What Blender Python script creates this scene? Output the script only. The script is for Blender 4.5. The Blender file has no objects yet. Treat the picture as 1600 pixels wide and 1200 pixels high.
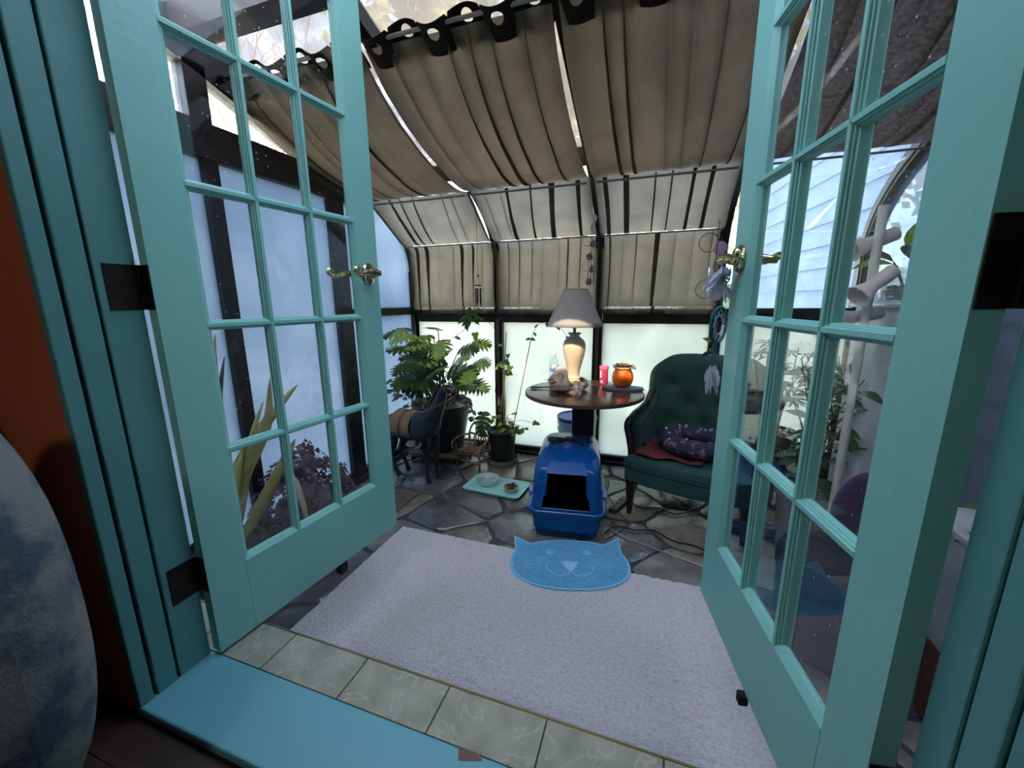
import bpy, bmesh, math, random
from mathutils import Vector, Matrix, noise
PI = math.pi
C = bpy.context.scene.collection
scene = bpy.context.scene
R = math.radians
# ------------------------------------------------------------------ camera
cam_d = bpy.data.cameras.new('camera'); cam = bpy.data.objects.new('camera', cam_d); C.objects.link(cam)
cam_d.sensor_fit = 'HORIZONTAL'; cam_d.sensor_width = 36.0; cam_d.lens = 621.387/1600*36.0
cam_d.clip_start = 0.02; cam_d.clip_end = 200
right_v = Vector((0.94493204, 0.32715324, -0.00861365))
up_v = Vector((-0.05898758, 0.19614747, 0.97879857))
fwd_v = Vector((-0.32190667, 0.92439003, -0.204644))
m = Matrix((right_v, up_v, -fwd_v)).transposed().to_4x4(); m.translation = Vector((0, 0, 0.9481))
cam.matrix_world = m
scene.camera = cam
# ------------------------------------------------------------------ world, sun, exposure
world = bpy.data.worlds.new('world'); scene.world = world; world.use_nodes = True
wn = world.node_tree.nodes; wl = world.node_tree.links
sky = wn.new('ShaderNodeTexSky'); sky.sky_type = 'NISHITA'; sky.sun_disc = False
sky.sun_elevation = R(40); sky.sun_rotation = R(185); sky.air_density = 1.0; sky.dust_density = 2.5; sky.ozone_density = 2.0
wn['Background'].inputs[1].default_value = 0.75
wl.new(sky.outputs[0], wn['Background'].inputs[0])
haze = wn.new('ShaderNodeBackground'); haze.inputs[0].default_value = (0.84, 0.90, 1.0, 1); haze.inputs[1].default_value = 1.7
both = wn.new('ShaderNodeAddShader'); wl.new(wn['Background'].outputs[0], both.inputs[0]); wl.new(haze.outputs[0], both.inputs[1])
wl.new(both.outputs[0], wn['World Output'].inputs[0])
sun_d = bpy.data.lights.new('sun', 'SUN'); sun = bpy.data.objects.new('sun', sun_d); C.objects.link(sun)
sun_d.energy = 4.8; sun_d.color = (1.0, 0.80, 0.55); sun_d.angle = R(0.8)
sun.rotation_euler = Vector((0.10, 1.0, -1.045)).to_track_quat('-Z', 'Y').to_euler()
sun.location = (0, -6, 8)
scene.view_settings.view_transform = 'Standard'; scene.view_settings.look = 'None'
scene.view_settings.gamma = 1.0; scene.view_settings.use_curve_mapping = False
scene.view_settings.exposure = 1.25
scene.cycles.max_bounces = 10; scene.cycles.transparent_max_bounces = 24
scene.cycles.diffuse_bounces = 6; scene.cycles.glossy_bounces = 4; scene.cycles.transmission_bounces = 8
scene.cycles.caustics_reflective = False; scene.cycles.caustics_refractive = False
scene.cycles.sample_clamp_indirect = 6.0

# ------------------------------------------------------------------ material helpers
def lin(c):
    return tuple((v/255/12.92 if v/255 <= 0.04045 else ((v/255+0.055)/1.055)**2.4) for v in c) + (1.0,)
def mat(name, rgb, rough=0.6, metal=0.0, rgb2=None, nscale=8.0, bump=0.0, bscale=60.0, spec=0.5, trans=0.0, stretch=(1, 1, 1), detail=4.0, ramp=(0.35, 0.65), sheen=0.0, tl=0.0):
    mt = bpy.data.materials.new(name); mt.use_nodes = True
    n = mt.node_tree.nodes; l = mt.node_tree.links; b = n['Principled BSDF']
    b.inputs['Base Color'].default_value = lin(rgb); b.inputs['Roughness'].default_value = rough
    b.inputs['Metallic'].default_value = metal; b.inputs['Specular IOR Level'].default_value = spec
    b.inputs['Transmission Weight'].default_value = trans
    if sheen: b.inputs['Sheen Weight'].default_value = sheen
    tc = n.new('ShaderNodeTexCoord'); mp = n.new('ShaderNodeMapping'); l.new(tc.outputs['Object'], mp.inputs[0])
    mp.inputs['Scale'].default_value = stretch
    if rgb2 is not None:
        nz = n.new('ShaderNodeTexNoise'); nz.inputs['Scale'].default_value = nscale; nz.inputs['Detail'].default_value = detail
        l.new(mp.outputs[0], nz.inputs['Vector'])
        cr = n.new('ShaderNodeValToRGB'); cr.color_ramp.elements[0].position = ramp[0]; cr.color_ramp.elements[1].position = ramp[1]
        cr.color_ramp.elements[0].color = lin(rgb); cr.color_ramp.elements[1].color = lin(rgb2)
        l.new(nz.outputs['Fac'], cr.inputs[0]); l.new(cr.outputs[0], b.inputs['Base Color'])
    if bump:
        nb = n.new('ShaderNodeTexNoise'); nb.inputs['Scale'].default_value = bscale; nb.inputs['Detail'].default_value = 3
        l.new(mp.outputs[0], nb.inputs['Vector'])
        bp = n.new('ShaderNodeBump'); bp.inputs['Strength'].default_value = bump; bp.inputs['Distance'].default_value = 0.01
        l.new(nb.outputs['Fac'], bp.inputs['Height']); l.new(bp.outputs[0], b.inputs['Normal'])
    if tl:
        out = n['Material Output']; tr = n.new('ShaderNodeBsdfTranslucent'); mx = n.new('ShaderNodeMixShader')
        mx.inputs[0].default_value = tl
        if rgb2 is not None: l.new(cr.outputs[0], tr.inputs[0])
        else: tr.inputs[0].default_value = lin(rgb)
        l.new(b.outputs[0], mx.inputs[1]); l.new(tr.outputs[0], mx.inputs[2]); l.new(mx.outputs[0], out.inputs[0])
    return mt
def glass_mat(name, tint=(1, 1, 1), spots=0.0, frost=0.0, frost_rgb=(230, 235, 240), fscale=2.0, fvar=0.0, rough=0.0, gloss=1.0):
    """thin sheet: straight-through transparency + Fresnel mirror + an optional milky (translucent) film"""
    mt = bpy.data.materials.new(name); mt.use_nodes = True
    n = mt.node_tree.nodes; l = mt.node_tree.links; n.remove(n['Principled BSDF']); out = n['Material Output']
    tr = n.new('ShaderNodeBsdfTransparent'); tr.inputs[0].default_value = (*tint, 1)
    gl = n.new('ShaderNodeBsdfGlossy'); gl.inputs['Roughness'].default_value = rough
    geo = n.new('ShaderNodeNewGeometry'); mr = n.new('ShaderNodeMapRange')
    mr.inputs[3].default_value = 1.5; mr.inputs[4].default_value = 1/1.5
    l.new(geo.outputs['Backfacing'], mr.inputs[0])
    fr = n.new('ShaderNodeFresnel'); l.new(mr.outputs[0], fr.inputs[0])
    base = tr
    if frost > 0 or spots > 0:
        tc = n.new('ShaderNodeTexCoord')
        tl = n.new('ShaderNodeBsdfTranslucent'); tl.inputs[0].default_value = lin(frost_rgb)
        df = n.new('ShaderNodeBsdfDiffuse'); df.inputs[0].default_value = lin(frost_rgb)
        m0 = n.new('ShaderNodeMixShader'); m0.inputs[0].default_value = 0.15
        l.new(tl.outputs[0], m0.inputs[1]); l.new(df.outputs[0], m0.inputs[2])
        nz = n.new('ShaderNodeTexNoise'); nz.inputs['Scale'].default_value = fscale; nz.inputs['Detail'].default_value = 5
        l.new(tc.outputs['Object'], nz.inputs['Vector'])
        m1 = n.new('ShaderNodeMapRange'); m1.inputs[1].default_value = 0.3; m1.inputs[2].default_value = 0.7
        m1.inputs[3].default_value = max(0, frost-fvar); m1.inputs[4].default_value = min(1, frost+fvar)
        l.new(nz.outputs['Fac'], m1.inputs[0]); fac = m1.outputs[0]
        if spots > 0:
            vo = n.new('ShaderNodeTexVoronoi'); vo.inputs['Scale'].default_value = 38; l.new(tc.outputs['Object'], vo.inputs['Vector'])
            m2 = n.new('ShaderNodeMapRange'); m2.inputs[1].default_value = 0.10; m2.inputs[2].default_value = 0.06; m2.inputs[3].default_value = 0; m2.inputs[4].default_value = spots
            l.new(vo.outputs['Distance'], m2.inputs[0])
            ad = n.new('ShaderNodeMath'); ad.operation = 'ADD'; ad.use_clamp = True
            l.new(fac, ad.inputs[0]); l.new(m2.outputs[0], ad.inputs[1]); fac = ad.outputs[0]
        mx = n.new('ShaderNodeMixShader'); l.new(fac, mx.inputs[0]); l.new(tr.outputs[0], mx.inputs[1]); l.new(m0.outputs[0], mx.inputs[2])
        base = mx
    mg = n.new('ShaderNodeMath'); mg.operation = 'MULTIPLY'; mg.inputs[1].default_value = gloss; l.new(fr.outputs[0], mg.inputs[0])
    fin = n.new('ShaderNodeMixShader'); l.new(mg.outputs[0], fin.inputs[0]); l.new(base.outputs[0], fin.inputs[1]); l.new(gl.outputs[0], fin.inputs[2])
    l.new(fin.outputs[0], out.inputs[0])
    return mt
def cloth_mat(name, rgb, rgb2, tl=0.5, weave=420.0, nscale=5.0, trgb=None):
    mt = bpy.data.materials.new(name); mt.use_nodes = True
    n = mt.node_tree.nodes; l = mt.node_tree.links; n.remove(n['Principled BSDF']); out = n['Material Output']
    tc = n.new('ShaderNodeTexCoord'); nz = n.new('ShaderNodeTexNoise'); nz.inputs['Scale'].default_value = nscale; nz.inputs['Detail'].default_value = 6
    n2 = n.new('ShaderNodeTexNoise'); n2.inputs['Scale'].default_value = weave; n2.inputs['Detail'].default_value = 2
    l.new(tc.outputs['Object'], nz.inputs['Vector']); l.new(tc.outputs['Object'], n2.inputs['Vector'])
    av = n.new('ShaderNodeMix'); av.data_type = 'FLOAT'; av.inputs[0].default_value = 0.6
    l.new(nz.outputs['Fac'], av.inputs[2]); l.new(n2.outputs['Fac'], av.inputs[3])
    cr = n.new('ShaderNodeValToRGB'); cr.color_ramp.elements[0].position = 0.36; cr.color_ramp.elements[1].position = 0.64
    cr.color_ramp.elements[0].color = lin(rgb); cr.color_ramp.elements[1].color = lin(rgb2)
    l.new(av.outputs[0], cr.inputs[0])
    d = n.new('ShaderNodeBsdfDiffuse'); t = n.new('ShaderNodeBsdfTranslucent'); l.new(cr.outputs[0], d.inputs[0]); l.new(cr.outputs[0], t.inputs[0])
    mx = n.new('ShaderNodeMixShader'); mx.inputs[0].default_value = tl
    l.new(d.outputs[0], mx.inputs[1]); l.new(t.outputs[0], mx.inputs[2]); l.new(mx.outputs[0], out.inputs[0])
    return mt

# ------------------------------------------------------------------ mesh helpers
class B:
    """collects shapes that become ONE mesh object"""
    def __init__(s): s.v = []; s.f = []
    def add(s, vs, fs):
        o = len(s.v); s.v += [tuple(v) for v in vs]; s.f += [tuple(i+o for i in f) for f in fs]; return s
    def box(s, x0, x1, y0, y1, z0, z1, M=None):
        vs = [(x, y, z) for z in (z0, z1) for y in (y0, y1) for x in (x0, x1)]
        if M is not None: vs = [tuple(M @ Vector(v)) for v in vs]
        return s.add(vs, [(0, 2, 3, 1), (4, 5, 7, 6), (0, 1, 5, 4), (1, 3, 7, 5), (3, 2, 6, 7), (2, 0, 4, 6)])
    def hexa(s, bot, top):
        return s.add(list(bot)+list(top), [(3, 2, 1, 0), (4, 5, 6, 7), (0, 1, 5, 4), (1, 2, 6, 5), (2, 3, 7, 6), (3, 0, 4, 7)])
    def prism(s, poly, h0, h1, axis='z', M=None):
        """poly: 2D loop; extruded from h0 to h1 along axis (x: poly=(y,z); y: poly=(x,z); z: poly=(x,y))"""
        def mk(p, h):
            q = {'z': (p[0], p[1], h), 'y': (p[0], h, p[1]), 'x': (h, p[0], p[1])}[axis]
            return tuple(M @ Vector(q)) if M is not None else q
        k = len(poly); vs = [mk(p, h0) for p in poly]+[mk(p, h1) for p in poly]
        return s.add(vs, [tuple(range(k))[::-1], tuple(range(k, 2*k))]+[(i, (i+1) % k, k+(i+1) % k, k+i) for i in range(k)])
    def tube(s, pts, r, n=8, caps=True, flat=1.0):
        pts = [Vector(p) for p in pts]; k = len(pts); rr = r if isinstance(r, (list, tuple)) else [r]*k
        vs = []; ref = None
        for i, p in enumerate(pts):
            t = (pts[min(i+1, k-1)]-pts[max(i-1, 0)]);
            if t.length < 1e-9: t = Vector((0, 0, 1))
            t.normalize()
            if ref is None:
                a = Vector((0, 0, 1)) if abs(t.z) < 0.9 else Vector((1, 0, 0)); ref = t.cross(a).normalized()
            else:
                ref = (ref-t*ref.dot(t));
                if ref.length < 1e-6: ref = t.orthogonal()
                ref.normalize()
            b = t.cross(ref)
            for j in range(n):
                a = 2*PI*j/n; vs.append(p+(ref*math.cos(a)+b*math.sin(a)*flat)*rr[i])
        fs = [(i*n+j, i*n+(j+1) % n, (i+1)*n+(j+1) % n, (i+1)*n+j) for i in range(k-1) for j in range(n)]
        if caps: fs += [tuple(range(n))[::-1], tuple(range((k-1)*n, k*n))]
        return s.add(vs, fs)
    def lathe(s, prof, n=24, c=(0, 0, 0), M=None, sx=1, sy=1, flute=None):
        vs = []
        for r, z in prof:
            for j in range(n):
                a = 2*PI*j/n; q = r*(flute(a, z) if flute else 1)
                v = (c[0]+q*math.cos(a)*sx, c[1]+q*math.sin(a)*sy, c[2]+z); vs.append(tuple(M @ Vector(v)) if M is not None else v)
        k = len(prof)
        fs = [(i*n+j, i*n+(j+1) % n, (i+1)*n+(j+1) % n, (i+1)*n+j) for i in range(k-1) for j in range(n)]
        if prof[0][0] > 1e-5: fs.append(tuple(range(n))[::-1])
        if prof[-1][0] > 1e-5: fs.append(tuple(range((k-1)*n, k*n)))
        return s.add(vs, fs)
    def grid(s, fn, nu, nv, closeu=False):
        vs = [fn(i/nu, j/nv) for j in range(nv+1) for i in range(nu+1 if not closeu else nu)]
        w = nu+1 if not closeu else nu
        fs = [(j*w+i, j*w+(i+1) % w, (j+1)*w+(i+1) % w, (j+1)*w+i) for j in range(nv) for i in range(nu)]
        return s.add(vs, fs)
    def shell(s, fn, nu, nv, th):
        """closed slab around a surface fn(u,v): th = thickness along the surface normal"""
        P = [[Vector(fn(i/nu, j/nv)) for i in range(nu+1)] for j in range(nv+1)]
        top = []; bot = []
        for j in range(nv+1):
            for i in range(nu+1):
                du = P[j][min(i+1, nu)]-P[j][max(i-1, 0)]; dv = P[min(j+1, nv)][i]-P[max(j-1, 0)][i]
                nn = du.cross(dv);
                if nn.length > 1e-12: nn.normalize()
                top.append(P[j][i]+nn*th/2); bot.append(P[j][i]-nn*th/2)
        w = nu+1; o = len(top)
        fs = [(j*w+i, j*w+i+1, (j+1)*w+i+1, (j+1)*w+i) for j in range(nv) for i in range(nu)]
        fs += [tuple(o+k for k in f[::-1]) for f in fs]
        for i in range(nu):
            fs += [(i+1, i, o+i, o+i+1), (nv*w+i, nv*w+i+1, o+nv*w+i+1, o+nv*w+i)]
        for j in range(nv):
            fs += [(j*w, (j+1)*w, o+(j+1)*w, o+j*w), ((j+1)*w+nu, j*w+nu, o+j*w+nu, o+(j+1)*w+nu)]
        return s.add(top+bot, fs)
    def ball(s, c, r, n=10, m_=7, f=None):
        c = Vector(c); rx, ry, rz = r if isinstance(r, (tuple, list)) else (r, r, r)
        vs = [c+Vector((0, 0, -rz))]
        for i in range(1, m_):
            a = -PI/2+PI*i/m_
            for j in range(n):
                b = 2*PI*j/n; vs.append(c+Vector((rx*math.cos(a)*math.cos(b), ry*math.cos(a)*math.sin(b), rz*math.sin(a))))
        vs.append(c+Vector((0, 0, rz)))
        fs = [(0, 1+(j+1) % n, 1+j) for j in range(n)]
        fs += [(1+(i-1)*n+j, 1+(i-1)*n+(j+1) % n, 1+i*n+(j+1) % n, 1+i*n+j) for i in range(1, m_-1) for j in range(n)]
        l_ = 1+(m_-2)*n; fs += [(l_+j, l_+(j+1) % n, len(vs)-1) for j in range(n)]
        if f: vs = [f(v) for v in vs]
        return s.add(vs, fs)
    def mesh(s, name, mt, smooth=False):
        me = bpy.data.meshes.new(name); me.from_pydata(s.v, [], s.f); me.validate(clean_customdata=False)
        bm = bmesh.new(); bm.from_mesh(me); bmesh.ops.recalc_face_normals(bm, faces=bm.faces); bm.to_mesh(me); bm.free()
        if mt: me.materials.append(mt)
        if smooth:
            me.polygons.foreach_set('use_smooth', [True]*len(me.polygons))
            if smooth != 'all':
                try: me.set_sharp_from_angle(angle=R(38))
                except Exception: pass
        me.update(); return me
def obj(name, b, mt, parent=None, smooth=False, bevel=0.0, label=None, kind=None, seg=2):
    me = b.mesh(name, mt, smooth) if isinstance(b, B) else b
    o = bpy.data.objects.new(name, me); C.objects.link(o)
    if parent: o.parent = parent
    if bevel:
        md = o.modifiers.new('bevel', 'BEVEL'); md.width = bevel; md.segments = seg; md.limit_method = 'ANGLE'; md.angle_limit = R(35)
    if label: o['label'] = label
    if kind: o['kind'] = kind
    return o
def tag(o, label, cat, group=None, kind=None):
    o['label'] = label; o['category'] = cat
    if group: o['group'] = group
    if kind: o['kind'] = kind
    return o
def thing(name, label, cat, loc=(0, 0, 0), rotz=0, group=None, kind=None):
    o = bpy.data.objects.new(name, None); C.objects.link(o); o.empty_display_size = 0.05
    o.location = loc; o.rotation_euler = (0, 0, rotz); return tag(o, label, cat, group, kind)
def struct(name, b, mt, label=None, **k):
    o = obj(name, b, mt, kind='structure', **k)
    if label: o['label'] = label
    return o
def inst(name, me, parent, loc=(0, 0, 0), rot=(0, 0, 0), sc=(1, 1, 1)):
    o = bpy.data.objects.new(name, me); C.objects.link(o); o.parent = parent; o.location = loc; o.rotation_euler = rot; o.scale = sc
    return o
def smooth_path(pts, k=6):
    P = [Vector(p) for p in pts]; out = []
    for i in range(len(P)-1):
        p0 = P[max(i-1, 0)]; p1 = P[i]; p2 = P[i+1]; p3 = P[min(i+2, len(P)-1)]
        for j in range(k):
            t = j/k
            out.append(0.5*((2*p1)+(-p0+p2)*t+(2*p0-5*p1+4*p2-p3)*t*t+(-p0+3*p1-3*p2+p3)*t**3))
    out.append(P[-1]); return out
def sub(P, o): return [(p[0]-o[0], p[1]-o[1], p[2]-o[2]) for p in P]
FZ = -0.34      # sunroom floor
RZ = -0.045     # living room floor
rnd = random.Random(7)

# ------------------------------------------------------------------ materials
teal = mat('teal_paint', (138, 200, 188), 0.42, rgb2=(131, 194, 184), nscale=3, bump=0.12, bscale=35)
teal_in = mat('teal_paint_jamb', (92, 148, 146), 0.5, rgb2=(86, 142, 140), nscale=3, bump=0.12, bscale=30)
teal_sill = mat('teal_paint_sill', (112, 178, 188), 0.42, rgb2=(108, 172, 182), nscale=2, bump=0.1, bscale=25)
bronze = mat('dark_bronze_metal', (38, 36, 36), 0.45, 0.3, rgb2=(26, 25, 27), nscale=12, bump=0.05)
brass = mat('polished_brass', (202, 188, 146), 0.16, 1.0)
hinge_m = mat('aged_hinge_bronze', (48, 34, 30), 0.5, 0.6, rgb2=(30, 22, 20), nscale=30)
orange = mat('orange_wall_paint', (196, 104, 68), 0.8, rgb2=(184, 94, 60), nscale=4, bump=0.1, bscale=20)
# ================================================================== OUTSIDE
grass = mat('pale_ground', (196, 190, 164), 0.95, rgb2=(224, 218, 196), nscale=1.5, bump=0.5, bscale=8)
b = B(); b.box(-25, 25, 0.62, 40, -0.62, -0.5); b.box(-25, -2.1, -15, 0.62, -0.62, -0.5); b.box(2.6, 25, -15, 0.62, -0.62, -0.5)
struct('ground', b, grass, 'pale dry grass ground outside the sunroom')
bark = mat('bare_bark', (128, 104, 92), 0.9, rgb2=(170, 140, 120), nscale=10)
leafy = mat('yellow_green_leaves', (150, 150, 70), 0.7, rgb2=(205, 190, 100), nscale=2, tl=0.45)
hedge_m = mat('dark_green_hedge', (70, 96, 50), 0.8, rgb2=(120, 130, 70), nscale=2, tl=0.3)
def branch(bb, p, d, ln, r, depth, rg, tips):
    pts = [p]; q = p.copy(); dd = d.copy()
    for i in range(4):
        dd = (dd+Vector((rg.uniform(-.22, .22), rg.uniform(-.22, .22), rg.uniform(-.1, .2)))).normalized(); q = q+dd*ln/4; pts.append(q.copy())
    bb.tube(pts, [r*(1-0.12*i) for i in range(5)], 5 if depth > 1 else 4, caps=False)
    tips.append(q.copy())
    if depth > 0:
        for k in range(4 if depth > 1 else 3):
            t = rg.choice(pts[2:]); ang = rg.uniform(0, 2*PI)
            nd = (dd+Vector((math.cos(ang), math.sin(ang), rg.uniform(-0.1, 0.7)))*0.9).normalized()
            branch(bb, t, nd, ln*rg.uniform(0.55, 0.8), r*0.5, depth-1, rg, tips)
def tree(name, label, x, y, h, seed, leaves=0, lm=None, droop=0.0, depth=4, r0=0.14):
    rg = random.Random(seed); t = thing(name, label, 'tree', (x, y, -0.5))
    bb = B(); tips = []; branch(bb, Vector((0, 0, 0)), Vector((0, 0, 1)), h*0.45, r0, depth, rg, tips)
    obj('branches', bb, bark, t)
    if leaves:
        lb = B()
        for i in range(leaves):
            p = rg.choice(tips)+Vector((rg.gauss(0, .35), rg.gauss(0, .35), rg.gauss(-droop, .4))); s_ = rg.uniform(.06, .13)
            a = Vector((rg.uniform(-1, 1), rg.uniform(-1, 1), rg.uniform(-1, 1))).normalized()*s_; c = a.orthogonal().normalized()*s_*0.6
            lb.add([p-a, p+c, p+a, p-c], [(0, 1, 2, 3)])
        obj('leaves', lb, lm, t, kind='stuff')
    return t
tree('bare_tree', 'bare leafless tree seen above through the left sunroom roof glass', -4.6, 4.6, 6.5, 3, depth=5)
tree('bare_tree', 'bare leafless tree standing farther back beyond the left sunroom roof', -7.5, 6.5, 7.5, 11, depth=4)
tree('willow_tree', 'yellow green leafy tree beyond the middle of the sunroom roof', -1.6, 6.8, 6.5, 5, 5200, leafy, 0.5, r0=0.2)
tree('willow_tree', 'yellow green leafy tree beyond the right of the sunroom roof', 2.0, 8.2, 6.5, 8, 4200, leafy, 0.5, r0=0.2)
for i, (hx, hy, w_, h_) in enumerate([(-6.4, 10.5, 1.9, 1.7), (-2.2, 11, 1.8, 1.5), (2.0, 10.8, 1.9, 1.8)]):
    rg = random.Random(20+i); t = thing('hedge_shrub', ['round dark green shrub outside at the left end', 'round dark green shrub outside behind the table', 'round dark green shrub outside at the right end'][i], 'shrub', (hx, hy, -0.5))
    lb = B()
    for k in range(1800):
        a = rg.uniform(0, 2*PI); c_ = rg.uniform(0, 1); rr = w_*math.sqrt(1-c_*c_)*rg.uniform(.8, 1.02)
        p = Vector((rr*math.cos(a), rr*math.sin(a)*.6, h_*c_*rg.uniform(.85, 1.02))); s_ = rg.uniform(.08, .16)
        a_ = Vector((rg.uniform(-1, 1), rg.uniform(-1, 1), rg.uniform(-1, 1))).normalized()*s_; e = a_.orthogonal().normalized()*s_*.7
        lb.add([p-a_, p+e, p+a_, p-e], [(0, 1, 2, 3)])
    obj('foliage', lb, hedge_m, t, kind='stuff')
    obj('stems', B().ball((0, 0, h_*.42), (w_*.8, w_*.45, h_*.45), 16, 9), hedge_m, t, smooth=True)
# neighbour wall of lapped siding seen through the right end
sid = mat('pale_blue_siding', (112, 130, 150), 0.7, rgb2=(104, 122, 144), nscale=5, bump=0.05)
sroot = thing('siding_wall', 'pale blue lapped siding wall of the house outside the right end', 'wall', (1.75, 1.0, -0.5), R(6.0), kind='structure')
me = B().hexa([(0, 0, 0), (0.02, 0, 0), (0.02, 5.2, 0), (0, 5.2, 0)], [(0.012, 0, .2), (0.02, 0, .2), (0.02, 5.2, .2), (0.012, 5.2, .2)]).mesh('siding_board', sid)
for k in range(21): inst('siding_board', me, sroot, (0, 0, 0.19*k))
obj('wall_core', B().box(0.018, 0.12, 0, 5.2, 0, 4.0), sid, sroot)
obj('corner_board', B().box(-0.03, 0.12, 5.2, 5.3, 0, 4.02), sid, sroot, bevel=0.004)

# ================================================================== SUNROOM SHELL
XL, XR, YB = -2.02, 1.24, 3.18
posts = [XL, -1.2, -0.385, 0.425, XR]
RS = -0.33
def roof_z(y): return 1.80+RS*(y-2.55)
def eave(t):   # quadratic bezier from wall (t=0) to roof (t=1)
    p0, p1, p2 = (3.18, 1.20), (3.18, 1.592), (2.55, 1.80)
    return tuple((1-t)**2*p0[k]+2*t*(1-t)*p1[k]+t*t*p2[k] for k in (0, 1))
def prof_line(): return [(YB, FZ)]+[eave(i/12) for i in range(13)]+[(0.62, roof_z(0.62))]
def offset(P, d):
    out = []
    for i, p in enumerate(P):
        a = P[max(i-1, 0)]; c = P[min(i+1, len(P)-1)]; tx, tz = c[0]-a[0], c[1]-a[1]; L_ = math.hypot(tx, tz)
        out.append((p[0]-tz/L_*d, p[1]+tx/L_*d))
    return out
def rib(bb, x0, x1, d0, d1, P=None):
    P = P or prof_line(); A = offset(P, d0); D = offset(P, d1); k = len(P)
    for i in range(k-1):
        q = [A[i], A[i+1], D[i+1], D[i]]
        bb.prism(q, x0, x1, axis='x')
# d<0 = outside? profile runs up the wall then back to the house: +d is outwards?  (checked: +d moves towards the room)
g_far = glass_mat('fogged_far_glass', frost=0.9, frost_rgb=(194, 199, 190), fscale=2.2, fvar=0.12, gloss=0.6)
g_left = glass_mat('frosted_blue_glass', frost=0.93, frost_rgb=(120, 135, 150), fscale=1.6, fvar=0.05, gloss=0.6)
g_clear = glass_mat('clear_speckled_glass', spots=0.7, frost=0.06, fvar=0.05, fscale=6)
g_roof = glass_mat('dusty_roof_glass', spots=0.0, frost=0.16, frost_rgb=(225, 225, 225), fvar=0.12, fscale=5)
g_eave = glass_mat('eave_glass', frost=0.14, frost_rgb=(190, 195, 200), fvar=0.1, fscale=5, tint=(0.84, 0.87, 0.90))
g_dimmed = glass_mat('dimmed_roof_glass', frost=0.72, frost_rgb=(120, 116, 108), fvar=0.12, fscale=5)  # film colour darkened to dim the light on the roof curtains
g_bay4 = glass_mat('water_spotted_glass', spots=0.9, frost=0.14, fvar=0.12, fscale=9, frost_rgb=(150, 165, 180), tint=(0.86, 0.92, 0.96))
# --- back wall (far side)
b = B(); b.box(XL-0.04, XR+0.04, YB-0.06, YB+0.04, FZ-0.06, FZ+0.055); b.box(XL-0.02, XR+0.02, YB-0.10, YB-0.06, FZ-0.06, FZ+0.02)
wb = struct('wall_back', b, bronze, 'dark framed glazed far wall of the sunroom', bevel=0.004)
for i, x in enumerate(posts[1:-1]):
    obj('mullion', B().box(x-0.035, x+0.035, YB-0.075, YB+0.02, FZ+0.055, 0.80), bronze, wb, bevel=0.003)
    obj('mullion_cap', B().box(x-0.012, x+0.012, YB-0.087, YB-0.075, FZ+0.055, 0.80), mat('grey_cap_strip', (92, 90, 90), 0.5, 0.4) if i == 0 else bpy.data.materials['grey_cap_strip'], wb)
for i in range(4):
    x0, x1 = posts[i]+0.035, posts[i+1]-0.035
    if i == 0: x0 += 0.01
    obj('rail', B().box(x0, x1, YB-0.07, YB+0.02, 0.775, 0.885), bronze, wb, bevel=0.003)
    obj('pane', B().box(x0-0.005, x1+0.005, YB-0.03, YB-0.024, FZ+0.05, 0.78), g_far, wb)
    obj('pane', B().box(x0-0.005, x1+0.005, YB-0.03, YB-0.024, 0.88, 1.2), g_eave if i < 3 else g_bay4, wb)
# --- left gable
b = B(); b.box(XL-0.05, XL+0.04, 0.62, YB+0.04, FZ-0.06, FZ+0.06); b.box(XL+0.04, XL+0.09, 0.62, YB-0.06, FZ-0.06, FZ+0.02)
wlft = struct('wall_left', b, bronze, 'dark framed glazed end wall of the sunroom on the left', bevel=0.004)
for y0, y1, z1 in ((1.42, 1.49, 1.60), (2.18, 2.31, 1.60), (0.62, 0.70, 2.30), (YB-0.10, YB+0.02, 1.2)):
    obj('post', B().box(XL-0.03, XL+0.04, y0, y1, FZ+0.06, z1), bronze, wlft, bevel=0.003)
obj('post', B().box(XL-0.03, XL+0.04, 1.39, 1.49, 1.76, 2.0), bronze, wlft, bevel=0.003)
obj('beam', B().box(XL-0.03, XL+0.045, 0.70, 2.62, 1.60, 1.76), bronze, wlft, bevel=0.004)
obj('rail', B().box(XL-0.03, XL+0.035, 2.31, YB-0.10, 0.84, 0.90), bronze, wlft, bevel=0.003)
r_ = B(); rib(r_, XL-0.03, XL+0.04, 0.0, 0.085); obj('end_rib', r_, bronze, wlft)
r_ = B(); rib(r_, XL-0.03, XL+0.04, 0.085, 0.195, [(2.36, roof_z(2.36)), (0.66, roof_z(0.66))]); obj('sloping_beam', r_, bronze, wlft)
for y0, y1, z0, z1 in ((0.70, 1.42, FZ+0.06, 1.6), (1.49, 2.18, FZ+0.06, 1.6), (2.31, YB-0.1, FZ+0.06, 0.84)):
    obj('pane', B().box(XL+0.0, XL+0.006, y0-0.005, y1+0.005, z0, z1), g_left, wlft)
def gable_pane(X, mt, par, ylo, yhi, zlo, nm='pane'):
    top = [(y, z-0.03) for y, z in prof_line()[1:] if ylo < y < yhi]
    poly = [(ylo, zlo), (yhi, zlo)]
    if yhi > 2.56: poly += [(yhi, min(1.2, 1.2))]
    poly += [p for p in top]
    if yhi <= 2.56: poly += [(yhi, roof_z(yhi)-0.03)]
    poly += [(ylo, roof_z(ylo)-0.03)]
    obj(nm, B().prism(poly, X, X+0.006, axis='x'), mt, par)
gable_pane(XL, g_left, wlft, 2.31, YB-0.04, 0.90)
gable_pane(XL, g_clear, wlft, 0.70, 1.39, 1.76); gable_pane(XL, g_clear, wlft, 1.49, 2.40, 1.76)
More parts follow.
